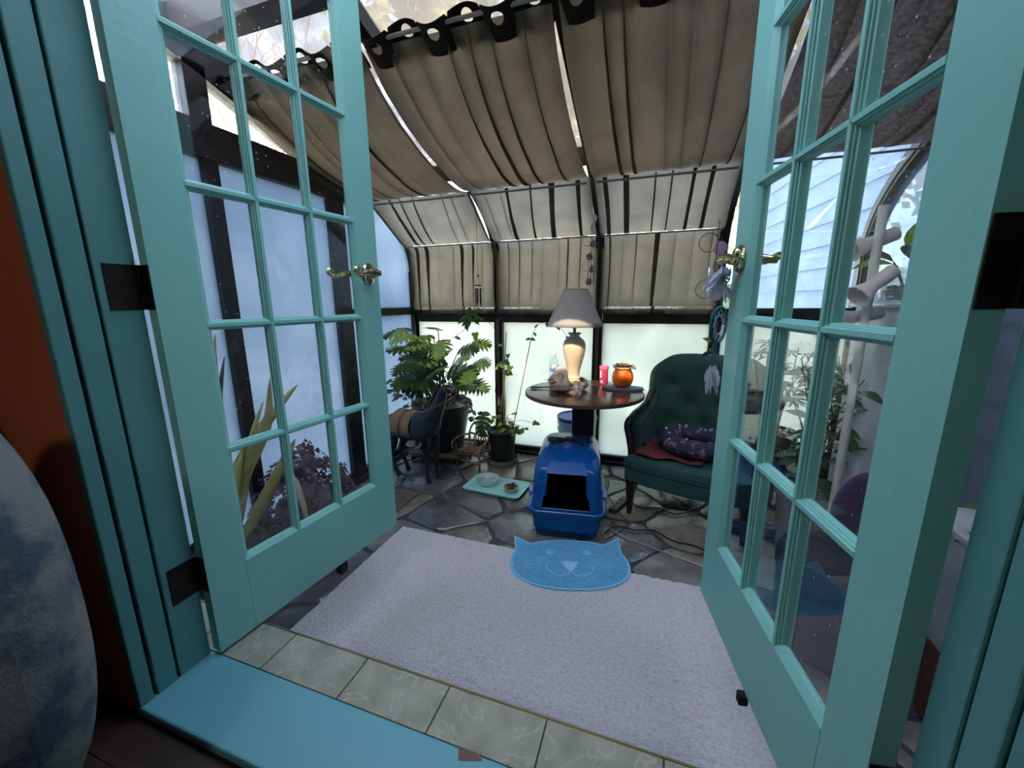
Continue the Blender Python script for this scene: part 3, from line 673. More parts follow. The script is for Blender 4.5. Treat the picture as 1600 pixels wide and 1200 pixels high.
def palm_leaf(nf=7, w=0.13, spread=250, droop=0.35):
    b = B()
    for k in range(nf):
        a = R(-spread/2+spread*k/(nf-1)); ln = 1-0.25*abs(k-(nf-1)/2)/((nf-1)/2)
        for i in range(3):
            pass
        pr = [(0, 0, 0), (w*.8, .45, -.06), (w*.5, .8, -.2), (0, 1, -droop), (-w*.5, .8, -.2), (-w*.8, .45, -.06)]
        vs = [(ln*(x*math.cos(a)+y*math.sin(a)), ln*(-x*math.sin(a)+y*math.cos(a)), z*ln) for x, y, z in pr]
        b.add(vs, [(0, 1, 5), (1, 2, 4, 5), (2, 3, 4)])
    return b
def tri_leaf():
    b = B()
    for k in range(3):
        a = R(120*k); pr = [(0, 0, 0), (.5, .62, -.12), (.3, .92, -.2), (0, .78, -.1), (-.3, .92, -.2), (-.5, .62, -.12)]
        vs = [(x*math.cos(a)+y*math.sin(a), -x*math.sin(a)+y*math.cos(a), z) for x, y, z in pr]
        b.add(vs, [(0, 1, 2, 3), (0, 3, 4, 5)])
    return b
def ivy_leaf():
    pr = [(0, 0), (.3, -.08), (.5, .2), (.28, .45), (.3, .75), (0, 1.0), (-.3, .75), (-.28, .45), (-.5, .2), (-.3, -.08)]
    return B().add([(x, y, -.2*y*y+abs(x)*.12) for x, y in pr], [(0, 1, 2, 3), (0, 3, 4, 5), (0, 5, 6, 7), (0, 7, 8, 9)])
M_lobe = [lobed_leaf(6, s).mesh('leaf', leaf_green, 'all') for s in (1, 2)]; M_lobe_b = lobed_leaf(6, 3).mesh('leaf', leaf_bright, 'all')
M_oval = oval_leaf().mesh('leaf', leaf_green, 'all'); M_oval_g = oval_leaf(0.26, curl=.2).mesh('leaf', leaf_grey, 'all'); M_oval_b = oval_leaf(0.24, curl=.35).mesh('leaf', leaf_bright, 'all')
M_palm = palm_leaf().mesh('leaf', leaf_green, 'all'); M_palm_g = palm_leaf(6, .16).mesh('leaf', leaf_grey, 'all'); M_tri = tri_leaf().mesh('leaf', leaf_purple, 'all'); M_ivy = ivy_leaf().mesh('leaf', leaf_green, 'all'); M_ivy_g = ivy_leaf().mesh('leaf', leaf_grey, 'all')
M_ivy_b = ivy_leaf().mesh('leaf', leaf_bright, 'all')
def leaf(par, me, p, d, up, s, nm='leaf'):
    """place a leaf mesh (grows along +y, face up +z) at p in parent space"""
    y = Vector(d).normalized(); z = Vector(up); z = (z-y*z.dot(y));
    if z.length < 1e-4: z = y.orthogonal()
    z.normalize(); x = y.cross(z); M = Matrix((x, y, z)).transposed().to_4x4(); M.translation = Vector(p)
    o = bpy.data.objects.new(nm, me); C.objects.link(o); o.parent = par
    o.matrix_basis = M @ Matrix.Diagonal((s, s, s, 1)); return o
def pot(par, r0, r1, h, mt, z0=0, rim=0.012, n=32, nm='pot'):
    obj(nm, B().lathe([(0, z0), (r0, z0), (r0+(r1-r0)*.9, z0+h*.88), (r1+rim, z0+h*.9), (r1+rim, z0+h), (r1, z0+h), (r1-.01, z0+h*.9), (0, z0+h*.88)], n), mt, par, smooth=True)
    obj('soil', B().lathe([(0, z0+h*.90), (r1-.006, z0+h*.885)], n), soil, par)
black_pot = mat('black_plastic_pot', (22, 26, 30), 0.45, bump=0.05)
# ================================================================== RUG, MAT, TRAY
rug_m = mat('lavender_grey_plush', (196, 188, 192), 0.95, rgb2=(226, 218, 220), nscale=75, bump=1.0, bscale=120, sheen=0.3, stretch=(1, 1.6, 1), detail=5, ramp=(.3, .62))
RX0, RX1, RY0, RY1 = -1.30, 0.52, 0.84, 1.775
def rugz(x, y):
    e = min(x-RX0, RX1-x, y-RY0, RY1-y); h = 0.014*min(1, max(0, e)/0.012)**0.5
    q = 0.0034*noise.noise(Vector((x*55, y*70, 1)))+0.0030*noise.noise(Vector((x*130, y*160, 5)))
    w_ = noise.noise(Vector((x*2.6, y*2.6, 9)))
    q += 0.012*max(0, w_)*abs(noise.noise(Vector((x*22+y*9, y*48, 3))))*-2
    return FZ+h+(q if e > 0.004 else 0)
b = B()
def rg_(u, v):
    x = RX0+(RX1-RX0)*u; y = RY0+(RY1-RY0)*v
    ed = 0.010*noise.noise(Vector((u*6, v*6, 2)))
    if u in (0, 1): x += ed
    if v in (0, 1): y += ed
    return (x, y, rugz(RX0+(RX1-RX0)*u, RY0+(RY1-RY0)*v) if 0 < u < 1 and 0 < v < 1 else FZ+0.001)
b.grid(rg_, 340, 180)
b.v = sub(b.v, (-.39, 1.3, FZ)); rug = obj('rug', b, rug_m, smooth='all'); rug.location = (-.39, 1.3, FZ)
tag(rug, 'plush lavender grey rug lying in front of the tile step', 'rug')
mat_b = mat('blue_vinyl_rim', (120, 192, 228), 0.6); mat_f = mat('blue_looped_vinyl', (86, 156, 196), 0.85, rgb2=(110, 182, 218), nscale=90, bump=0.8, bscale=140)
cmz = FZ+0.0195
cm = thing('litter_mat', 'light blue cat face shaped litter mat lying partly on the grey rug', 'mat', (-0.3125, 1.737, cmz), R(16))
def cat_out(k=64, o=0.0):
    P = []
    for i in range(k):
        a = 2*PI*i/k; cx_, sy_ = math.cos(a), math.sin(a)
        x = (0.293-o)*math.copysign(abs(cx_)**0.86, cx_); y = (0.192-o)*math.copysign(abs(sy_)**0.85, sy_)*(1 if sy_ < 0 else 0.98)
        P.append((x, y))
    return P
def loop_slab(P, z0, z1): return B().prism(P, z0, z1)
def ear(sx, o):
    P = [(sx*(0.272-o*.7), 0.06), (sx*(0.285-o), 0.222-o*2.2), (sx*(0.185+o*.8), 0.150-o*.6), (sx*0.17, 0.06)]
    return P if sx < 0 else P[::-1]
obj('rim', loop_slab(cat_out(), -0.004, 0.001), mat_b, cm, bevel=0.001)
for sx in (-1, 1): obj('ear', loop_slab(ear(sx, 0), -0.004, 0.0007), mat_b, cm, bevel=0.001)
obj('face', loop_slab(cat_out(64, 0.014), 0, 0.004), mat_f, cm, bevel=0.001)
for sx in (-1, 1): obj('ear_centre', loop_slab(ear(sx, 0.013), 0, 0.0035), mat_f, cm)
fb = B(); 
for sx in (-1, 1):
    fb.prism([(sx*0.095+0.022*math.cos(2*PI*k/14), 0.075+0.022*math.sin(2*PI*k/14)) for k in range(14)], 0.003, 0.0056)
    for w_ in range(3):
        y = 0.022-0.022*w_; x0 = sx*(0.10+0.004*w_); fb.tube([(x0, y-0.008, 0.004), (x0+sx*0.085, y+0.004-0.003*w_, 0.004)], 0.0024, 6)
    fb.tube(smooth_path([(0, -0.075, 0.004), (sx*0.03, -0.10, 0.004), (sx*0.07, -0.095, 0.004), (sx*0.108, -0.060, 0.004), (sx*0.115, -0.025, 0.004)], 5), 0.005, 6, flat=0.5)
obj('whiskers', fb, mat_b, cm, label='pale eyes, whiskers and smile of the cat face')
obj('nose', B().prism([(-0.042, 0.0), (0.042, 0.0), (0.018, -0.055), (0, -0.075), (-0.018, -0.055)], 0.003, 0.0058), mat('pale_blue_nose', (150, 205, 236), 0.6), cm)
# feeding tray, bowl and dish of food
mint = mat('mint_plastic', (150, 212, 206), 0.4); tr = thing('feeding_tray', 'mint green rectangular plastic tray on the flagstones', 'tray', (-0.965, 2.42, FZ+0.002), R(-4))
def rrect(w, h, r, k=6, cx_=0, cy_=0):
    P = []
    for qx, qy, a0 in ((w/2-r, h/2-r, 0), (-w/2+r, h/2-r, 90), (-w/2+r, -h/2+r, 180), (w/2-r, -h/2+r, 270)):
        for i in range(k+1):
            a = R(a0+90*i/k); P.append((cx_+qx+r*math.cos(a), cy_+qy+r*math.sin(a)))
    return P
def tray_mesh(w, h, r, th, lip, inner=0.014):
    b = B(); A = rrect(w, h, r); D = rrect(w-2*inner, h-2*inner, max(0.004, r-inner)); k = len(A)
    vs = [(x, y, 0) for x, y in rrect(w*.97, h*.97, r)]+[(x, y, th) for x, y in A]+[(x, y, th) for x, y in rrect(w-inner, h-inner, r)]+[(x, y, th-lip) for x, y in D]
    fs = [tuple(range(k))[::-1], tuple(range(3*k, 4*k))]
    for s_ in range(3): fs += [(s_*k+i, s_*k+(i+1) % k, (s_+1)*k+(i+1) % k, (s_+1)*k+i) for i in range(k)]
    return b.add(vs, fs)
obj('tray_base', tray_mesh(0.43, 0.26, 0.035, 0.013, 0.008), mint, tr, smooth=True)
clearp = mat('frosted_clear_plastic', (224, 236, 240), 0.25, tl=0.5)
bw = thing('water_bowl', 'small translucent white bowl on the mint tray', 'bowl', (-1.045, 2.44, FZ+0.008)); 
obj('bowl_body', B().lathe([(0, 0.001), (0.055, 0.0), (0.068, 0.012), (0.086, 0.042), (0.088, 0.044), (0.085, 0.044), (0.066, 0.016), (0.052, 0.006), (0, 0.006)], 32), clearp, bw, smooth=True)
obj('water', B().lathe([(0, 0.027), (0.0735, 0.027)], 32), glass_mat('bowl_water', frost=0.05), bw)
cd = thing('food_dish', 'small round dish heaped with brown pet food on the mint tray', 'dish', (-0.845, 2.385, FZ+0.008))
obj('dish', B().lathe([(0, 0), (0.040, 0), (0.047, 0.006), (0.05, 0.028), (0.052, 0.032), (0.048, 0.032), (0.046, 0.02), (0, 0.02)], 28), mat('pale_tin', (170, 178, 160), 0.35, 0.3), cd, smooth=True)
food = mat('brown_wet_food', (110, 62, 50), 0.5, rgb2=(74, 38, 32), nscale=30, bump=1.0, bscale=90); b = B(); rf = random.Random(4)
for k in range(34):
    a = rf.uniform(0, 6.28); rr = rf.uniform(0, 0.038); x_, y_ = rr*math.cos(a), rr*math.sin(a)
    b.ball((x_, y_, 0.026+0.010*rf.random()+(0.018 if x_ > 0.01 and y_ > -0.01 else 0)), (rf.uniform(.008, .014), rf.uniform(.008, .013), rf.uniform(.006, .012)), 7, 5)
obj('pet_food', b, food, cd, smooth='all', kind='stuff')
# brown doormat behind the left door
dm = obj('doormat', B().add([(-.13, -.12, 0), (.17, -.12, 0), (.17, .14, 0), (-.13, .14, 0), (-.13, -.12, .009), (.17, -.12, .009), (.17, .14, .009), (-.13, .14, .009)], [(3, 2, 1, 0), (4, 5, 6, 7), (0, 1, 5, 4), (1, 2, 6, 5), (2, 3, 7, 6), (3, 0, 4, 7)]), mat('coir_brown', (104, 92, 78), 0.95, rgb2=(84, 74, 62), nscale=70, bump=0.8, bscale=150), bevel=0.003)
dm.location = (-1.60, 2.02, FZ+0.001); tag(dm, 'flat brown doormat behind the free edge of the left door', 'mat')

# ================================================================== LITTER BOX
blue = mat('glossy_blue_plastic', (4, 78, 146), 0.22, rgb2=(4, 72, 138), nscale=4); navy = mat('dark_box_inside', (14, 22, 44), 0.6); bluel = mat('light_blue_latch', (84, 140, 220), 0.35)
lb = thing('litter_box', 'glossy blue hooded litter box with a dark front opening', 'litter box', (-0.412, 2.195, FZ), R(8))
def loft(rows, k=5, n=None):   # rows: (w, h(depth), r, z, cx, cy)
    b = B(); L_ = [[(x, y, z) for x, y in rrect(w, h, r, k, cx_, cy_)] for w, h, r, z, cx_, cy_ in rows]; q = len(L_[0]); vs = [v for row in L_ for v in row]
    fs = [(i*q+j, i*q+(j+1) % q, (i+1)*q+(j+1) % q, (i+1)*q+j) for i in range(len(rows)-1) for j in range(q)]
    return b.add(vs, fs), q, len(rows)
b, q, nr = loft([(0.30, 0.44, .05, 0.0, 0, 0), (0.32, 0.46, .05, 0.004, 0, 0), (0.345, 0.50, .055, 0.145, 0, 0), (0.392, 0.545, .06, 0.150, 0, 0), (0.40, 0.553, .06, 0.158, 0, 0), (0.40, 0.553, .06, 0.172, 0, 0), (0.392, 0.545, .06, 0.176, 0, 0), (0.362, 0.515, .055, 0.176, 0, 0), (0.345, 0.50, .055, 0.05, 0, 0)])
b.f.append(tuple(range(q))[::-1]); b.f.append(tuple(range((nr-1)*q, nr*q))); obj('pan', b, blue, lb, smooth=True)
for sx in (-1, 1): obj('latch', B().box(sx*0.198-0.012, sx*0.198+0.012, -0.08, 0.02, 0.150, 0.186), bluel, lb, bevel=0.004)
lb.scale = (1.07, 1.0, 1.0)
# hood: lofted shell with an opening in the front
HP = [(0.372, 0.525, .06, 0.176, 0, 0), (0.36, 0.513, .06, 0.20, 0, 0), (0.35, 0.495, .06, 0.30, 0, 0.006), (0.335, 0.46, .065, 0.385, 0, 0.018), (0.315, 0.40, .07, 0.425, 0, 0.042), (0.29, 0.345, .07, 0.445, 0, 0.062), (0.262, 0.30, .06, 0.455, 0, 0.075), (0.22, 0.26, .05, 0.458, 0, 0.08)]
def hood_pt(u, v):   # u round (0..1 starting front centre), v height
    rows = len(HP)-1; t = v*rows; i = min(int(t), rows-1); f = t-i; a = [HP[i][k]*(1-f)+HP[i+1][k]*f for k in range(6)]
    P = rrect(a[0], a[1], a[2], 6, a[4], a[5]); L_ = [0]
    # start from front centre (0,-h/2) going +x
    q = len(P); st = q-1  # last corner block ends near (+x,-y)
    ring = [(0+a[4], -a[1]/2+a[5])]+P[3*7:][0:7]+P[0:7]+P[7:14]+P[14:21]+[(0+a[4], -a[1]/2+a[5])]
    for k in range(len(ring)-1): L_.append(L_[-1]+math.hypot(ring[k+1][0]-ring[k][0], ring[k+1][1]-ring[k][1]))
    s = u*L_[-1]
    for k in range(len(ring)-1):
        if s <= L_[k+1]+1e-9:
            g = (s-L_[k])/max(1e-9, L_[k+1]-L_[k]); return (ring[k][0]+(ring[k+1][0]-ring[k][0])*g, ring[k][1]+(ring[k+1][1]-ring[k][1])*g, a[3])
    return (ring[-1][0], ring[-1][1], a[3])
NU, NV = 96, 28; b = B(); P = [[hood_pt(i/NU, j/NV) for i in range(NU)] for j in range(NV+1)]
b.v = [p for row in P for p in row]
def in_open(x, y, z): return y < -0.12 and 0.186 < z < 0.378 and abs(x) < 0.118-0.13*(z-0.186)
for j in range(NV):
    for i in range(NU):
        ids = (j*NU+i, j*NU+(i+1) % NU, (j+1)*NU+(i+1) % NU, (j+1)*NU+i); c_ = [sum(b.v[k][a] for k in ids)/4 for a in range(3)]
        if in_open(*c_): continue
        b.f.append(ids)
b.f.append(tuple(range(NV*NU, (NV+1)*NU)))
hd = obj('hood', b, blue, lb, smooth=True); md = hd.modifiers.new('solid', 'SOLIDIFY'); md.thickness = 0.004; md.offset = -1
# raised entry surround with a sloping visor and the lid window on the side
fy = lambda z: hood_pt(0, min(1, max(0, (z-0.176)/0.282)))[1] if False else (-0.2625+0.006+(0.03 if z < .2 else 0.03)*0-0.02+ (z-0.176)*0.10)
b = B(); W0, W1 = 0.122, 0.095
def fr(z): return [hood_pt(0, v/40) for v in range(41)][min(range(41), key=lambda v: abs(hood_pt(0, v/40)[2]-z))][1]
for sx in (-1, 1):
    b.hexa([(sx*W0, fr(.18)-0.012, .184), (sx*(W0+.012), fr(.18)-0.004, .184), (sx*(W0+.012), fr(.18)+.01, .184), (sx*W0, fr(.18)+.01, .184)],
           [(sx*W1, fr(.385)-0.020, .382), (sx*(W1+.012), fr(.385)-0.008, .382), (sx*(W1+.012), fr(.385)+.012, .382), (sx*W1, fr(.385)+.012, .382)])
b.hexa([(-W1-.012, fr(.38)-.022, .376), (W1+.012, fr(.38)-.022, .376), (W1+.012, fr(.38)+.02, .376), (-W1-.012, fr(.38)+.02, .376)],
       [(-.088, fr(.42)-.006, .424), (.088, fr(.42)-.006, .424), (.088, fr(.42)+.02, .424), (-.088, fr(.42)+.02, .424)])
obj('entry_frame', b, mat('lighter_blue_plastic', (6, 86, 156), 0.25), lb, bevel=0.003)
obj('litter', B().box(-0.14, 0.14, -0.215, 0.215, 0.05, 0.075), mat('dark_litter', (56, 40, 44), 0.95, rgb2=(30, 24, 28), nscale=40, bump=.6), lb, kind='stuff')
b = B(); 
for k in range(5): b.box(-0.03+0.0, 0.095, 0.02+0.028*k, 0.030+0.028*k, 0.456, 0.4625)
obj('top_grille', b, mat('deep_blue_plastic', (8, 58, 130), 0.35), lb, bevel=0.001)
b = B(); b.tube(smooth_path([(-0.09, 0.0, 0.455), (-0.08, -0.01, 0.485), (-0.02, -0.02, 0.498), (0.05, -0.01, 0.488), (0.075, 0.0, 0.452)], 6), 0.006, 10, flat=1.8); obj('carry_handle', b, mat('dark_handle', (20, 24, 40), 0.4), lb, smooth=True)
blk_cord = mat('black_cord', (24, 24, 26), 0.5)
b = B(); pts = []
for k in range(70):
    a = k*0.36; pts.append((-0.075+0.045*math.cos(a)+0.01*math.sin(k*.7), 0.02+0.035*math.sin(a)*1.0, 0.4665+0.002*math.sin(k*1.3)+0.00028*k))
b.tube(pts, 0.0035, 6); b.tube(smooth_path([pts[-1], (-0.02, 0.0, 0.480), (0.08, 0.03, 0.470), (0.135, 0.08, 0.456), (0.175, 0.06, 0.40), (0.19, 0.03, 0.30)], 6), 0.0035, 6)
co = obj('coiled_cord', b, blk_cord, smooth='all'); co.location = (-0.412, 2.195, FZ); co.rotation_euler = (0, 0, R(8)); tag(co, 'coil of dark electric cord lying on top of the blue litter box', 'cord')

# ================================================================== TABLE AND THINGS ON IT
walnut = mat('dark_walnut_top', (92, 62, 54), 0.22, rgb2=(68, 44, 40), nscale=3, stretch=(1, 8, 1)); edge_m = mat('table_edge_brown', (82, 58, 52), 0.4)
col_m = mat('dark_brown_column', (48, 36, 36), 0.4)
TX, TY, TZ = -0.385, 2.50, 0.38
tb = thing('round_table', 'round dark walnut pedestal table standing behind the litter box', 'table', (TX, TY, FZ))
obj('tabletop', B().lathe([(0, 0.6935), (0.36, 0.6935), (0.368, 0.697), (0.372, 0.703), (0.372, 0.713), (0.368, 0.7185), (0.36, 0.72), (0, 0.72)], 72), walnut, tb, smooth=True)
obj('edge_band', B().lathe([(0.3722, 0.697), (0.3736, 0.698), (0.3736, 0.716), (0.3722, 0.717)], 72), edge_m, tb, smooth=True)
obj('column', B().box(-0.072, 0.072, 0.0, 0.12, 0.03, 0.69), col_m, tb, bevel=0.006)
obj('base', B().prism(rrect(0.34, 0.26, 0.03, cy_=0.12), 0.0, 0.03), col_m, tb, bevel=0.006)
# lamp
LX, LY = -0.488, 2.70
lm = thing('table_lamp', 'ceramic table lamp with a grey cone shade on the round table', 'lamp', (LX, LY, TZ))
cer = mat('cream_ceramic', (214, 198, 170), 0.3, rgb2=(204, 188, 160), nscale=6)
obj('foot', B().prism(rrect(0.155, 0.155, 0.012), 0, 0.022).prism(rrect(0.125, 0.125, 0.012), 0.022, 0.036), cer, lm, bevel=0.003)
obj('base', B().lathe([(0.046, 0.036), (0.050, 0.046), (0.042, 0.058), (0.040, 0.075), (0.052, 0.13), (0.070, 0.20), (0.078, 0.245), (0.077, 0.275), (0.066, 0.302), (0.046, 0.318), (0.035, 0.328), (0.034, 0.338), (0.046, 0.348), (0.046, 0.353), (0, 0.353)], 40, flute=lambda a, z: 1+0.012*math.cos(8*a)), cer, lm, smooth=True)
obj('socket', B().lathe([(0.010, 0.35), (0.010, 0.38), (0.017, 0.385), (0.017, 0.44), (0, 0.44)], 14), mat('lamp_socket_brass', (150, 140, 110), 0.35, 0.8), lm, smooth=True)
obj('bulb', B().lathe([(0.012, 0.44), (0.016, 0.46), (0.029, 0.49), (0.030, 0.51), (0.020, 0.532), (0, 0.538)], 20), mat('white_bulb', (235, 232, 225), 0.3), lm, smooth=True)
shm = cloth_mat('grey_shade_cloth', (196, 192, 196), (226, 222, 222), tl=0.5, weave=300)
sh = obj('shade', B().lathe([(0.188, 0.398), (0.176, 0.425), (0.088, 0.625), (0.080, 0.64)], 48), shm, lm, smooth='all', label='pale grey cone shaped lamp shade'); md = sh.modifiers.new('s', 'SOLIDIFY'); md.thickness = 0.003
b = B(); b.tube([(0.083*math.cos(2*PI*k/24), 0.083*math.sin(2*PI*k/24), 0.636) for k in range(25)], 0.002, 6)
for k in range(3): b.tube([(0, 0, 0.63), (0.081*math.cos(2.1*k), 0.081*math.sin(2.1*k), 0.636)], 0.002, 5)
b.tube(smooth_path([(0.012, 0, .385), (0.05, 0, .44), (0.055, 0, .53), (0, 0, .63)], 5), 0.002, 6); b.tube(smooth_path([(-0.012, 0, .385), (-0.05, 0, .44), (-0.055, 0, .53), (0, 0, .63)], 5), 0.002, 6)
obj('harp', b, bpy.data.materials['lamp_socket_brass'], lm, smooth='all')
# water bottle
pet = glass_mat('clear_bottle_plastic', tint=(0.94, 0.97, 0.99), frost=0.07, fvar=0.02, frost_rgb=(220, 235, 250))
wbt = thing('water_bottle', 'clear plastic water bottle with a blue label on the round table', 'bottle', (-0.618, 2.66, TZ))
obj('bottle', B().lathe([(0, 0.003), (0.028, 0), (0.033, 0.008), (0.033, 0.03), (0.031, 0.034), (0.033, 0.04), (0.033, 0.135), (0.030, 0.155), (0.018, 0.182), (0.0135, 0.190), (0.0135, 0.20), (0, 0.20)], 28), pet, wbt, smooth=True)
obj('label', B().lathe([(0.0336, 0.088), (0.0338, 0.09), (0.0338, 0.131), (0.0336, 0.133)], 28), mat('blue_bottle_label', (90, 120, 190), 0.4, rgb2=(210, 222, 240), nscale=26, ramp=(.45, .55)), wbt, smooth=True)
obj('cap', B().lathe([(0.015, 0.190), (0.0155, 0.192), (0.0155, 0.205), (0.013, 0.207), (0, 0.207)], 20), mat('white_cap', (210, 212, 218), 0.4), wbt, smooth=True)
# shells
shell_m = mat('weathered_seashell', (204, 178, 156), 0.6, rgb2=(146, 112, 100), nscale=9, bump=0.7, bscale=40)
shell_w = mat('bleached_seashell', (216, 204, 190), 0.6, rgb2=(180, 160, 146), nscale=12, bump=0.5, bscale=60)
def spiral_shell(b, L_, Rr, turns, spikes, seed, grow=2.6):
    r2 = random.Random(seed)
    def fn(u, v):
        a = 2*PI*turns*v; rr = Rr*v**grow; cz = L_*(1-v)**1.2; tr_ = rr*0.62+0.0015; ph = 2*PI*u
        bump_ = 1+spikes*max(0, math.cos(7*a/2.0))**6*max(0, math.cos(ph-0.5))
        return ((rr+tr_*math.cos(ph)*bump_)*math.cos(a), (rr+tr_*math.cos(ph)*bump_)*math.sin(a), cz+tr_*1.15*math.sin(ph))
    return b.grid(fn, 18, 110, closeu=True)
s1 = thing('conch_shell', 'large weathered conch shell with an open flared lip on the round table', 'seashell', (-0.575, 2.53, TZ+0.052)); s1.rotation_euler = (R(80), R(18), R(-30)); s1.scale = (1.12, 1.12, 1.12)
b = B(); spiral_shell(b, 0.10, 0.040, 3.2, 0.5, 3); obj('whorl', b, shell_m, s1, smooth='all')
b = B(); b.shell(lambda u, v: ((0.03+0.055*v+0.008*math.sin(9*u))*math.cos(2.6*u-0.6), (0.03+0.055*v+0.006*math.sin(11*u))*math.sin(2.6*u-0.6), 0.0-0.02*v+0.035*(1-v)), 22, 7, 0.005); obj('lip', b, shell_w, s1, smooth='all')
s2 = thing('abalone_dish', 'shallow dark grey oval abalone shell in front of the conch', 'seashell', (-0.508, 2.405, TZ+0.001), R(10))
b = B(); b.shell(lambda u, v: (0.082*v*math.cos(2*PI*u)*(1+.05*math.sin(6*PI*u)), 0.058*v*math.sin(2*PI*u), 0.003+0.026*v*v), 32, 7, 0.005); obj('shell_body', b, mat('dark_abalone', (84, 76, 72), 0.35, rgb2=(128, 118, 110), nscale=16, bump=.4), s2, smooth='all')
s3 = thing('spiny_shell', 'small pale spiny seashell right of the dark abalone shell', 'seashell', (-0.395, 2.405, TZ+0.030), R(20)); s3.rotation_euler = (R(70), R(-25), R(35))
b = B(); spiral_shell(b, 0.06, 0.022, 2.6, 1.1, 5); obj('whorl', b, shell_w, s3, smooth='all')
b = B(); b.shell(lambda u, v: ((0.015+0.035*v+0.010*math.sin(14*u))*math.cos(2.4*u), (0.015+0.035*v+0.008*math.sin(12*u))*math.sin(2.4*u), 0.012-0.02*v), 18, 5, 0.004); obj('lip', b, shell_m, s3, smooth='all')
s4 = thing('whelk_shell', 'pale tapering shell lying against the lamp foot', 'seashell', (-0.40, 2.545, TZ+0.034)); s4.rotation_euler = (R(85), R(40), R(60))
b = B(); spiral_shell(b, 0.11, 0.028, 3.4, 0.3, 9); obj('whorl', b, shell_w, s4, smooth='all')
s5 = thing('garden_trowel', 'small green and dark hand tool on the left edge of the round table', 'tool', (-0.700, 2.47, TZ), R(12))
b = B(); b.ball((-0.005, 0, 0.009), (0.028, 0.014, 0.008), 12, 7); obj('head', b, mat('dull_green_plastic', (56, 96, 84), 0.5), s5, smooth='all')
b = B(); b.tube([(0.02, 0, 0.008), (0.055, 0.004, 0.010), (0.095, 0.004, 0.012)], [0.006, 0.004, 0.003], 8); obj('handle', b, col_m, s5, smooth='all')
# pink canister
pc = thing('pink_canister', 'small pink canister with a white printed label beside the lamp', 'canister', (-0.288, 2.755, TZ), R(-10))
pink = mat('pink_plastic', (196, 66, 112), 0.35); obj('body', B().lathe([(0, 0), (0.027, 0), (0.029, 0.004), (0.029, 0.105), (0, 0.105)], 28), pink, pc, smooth=True)
obj('lid', B().lathe([(0.031, 0.105), (0.0315, 0.108), (0.0315, 0.124), (0.028, 0.127), (0, 0.127)], 28), mat('light_pink_lid', (222, 112, 152), 0.35), pc, smooth=True)
b = B()
for (a0, a1, z0, z1) in ((-2.0, -1.55, .012, .028), (-2.35, -2.0, .045, .098), (-2.0, -1.82, .05, .062), (-2.0, -1.78, .068, .076), (-1.95, -1.8, .082, .094)):
    b.grid(lambda u, v: (0.0296*math.cos(a0+(a1-a0)*u), 0.0296*math.sin(a0+(a1-a0)*u), z0+(z1-z0)*v), 6, 1)
obj('print', b, mat('white_print', (238, 226, 232), 0.5), pc)
# slate slab, pumpkin jar, leaf lid
slab = obj('slate_slab', B().prism([(-.128, -.02), (-.10, -.062), (-.03, -.078), (.06, -.075), (.10, -.05), (.135, -.03), (.13, .03), (.09, .052), (.02, .064), (-.06, .058), (-.11, .03)], 0, 0.014), mat('blue_grey_slate', (84, 96, 108), 0.6, rgb2=(104, 114, 124), nscale=14, bump=.4), bevel=0.002); slab.location = (-0.155, 2.625, TZ+0.0005); tag(slab, 'ragged blue grey slate slab under the pumpkin jar', 'slab')
pj = thing('pumpkin_jar', 'orange pumpkin shaped ceramic jar with a leafy top', 'jar', (-0.155, 2.63, TZ+0.015))
pum = mat('orange_glazed_ceramic', (236, 118, 36), 0.3, rgb2=(214, 92, 28), nscale=9)
obj('jar_body', B().lathe([(0, 0.0), (0.036, 0.0), (0.052, 0.010), (0.064, 0.036), (0.067, 0.062), (0.061, 0.092), (0.051, 0.110), (0.050, 0.120), (0.058, 0.126), (0.054, 0.127), (0.044, 0.118), (0, 0.116)], 60, flute=lambda a, z: 1+(0.035*abs(math.cos(5*a))-0.02)*(1 if z < 0.115 else 0)), pum, pj, smooth=True)
obj('rim', B().lathe([(0.050, 0.118), (0.062, 0.127), (0.060, 0.131), (0.048, 0.124)], 40, flute=lambda a, z: 1+0.05*math.sin(6*a)), mat('cream_rim', (232, 206, 160), 0.4), pj, smooth='all')
grl = mat('brown_grey_leaf', (120, 100, 84), 0.6, rgb2=(90, 78, 66), nscale=20)
me = ivy_leaf().mesh('leaf', grl, 'all')
for k, (a, s_, e_) in enumerate([(20, .075, .15), (75, .06, .3), (140, .07, .25), (200, .06, .2), (-30, .085, .02), (260, .05, .4), (-75, .05, .35)]):
    leaf(pj, me, (0.012*math.cos(R(a)), 0.012*math.sin(R(a)), 0.137), (math.cos(R(a)), math.sin(R(a)), e_), (0, 0, 1), s_)
obj('stem', B().tube([(0, 0, 0.128), (-0.004, 0, 0.145), (-0.012, 0, 0.160)], [0.008, 0.006, 0.005], 8), grl, pj, smooth='all')
wire = obj('white_wire', B().tube(smooth_path([(-0.10, 2.60, TZ+.004), (-0.04, 2.62, TZ+.004), (-0.012, 2.61, TZ+.002), (-0.006, 2.605, TZ-.03), (-0.008, 2.60, 0.22), (-0.012, 2.61, 0.0), (-0.02, 2.62, -0.2), (-0.03, 2.66, FZ+.006)], 6), 0.0022, 6), mat('white_wire_plastic', (216, 210, 214), 0.5), smooth='all'); tag(wire, 'thin white wire hanging over the right edge of the table', 'wire')
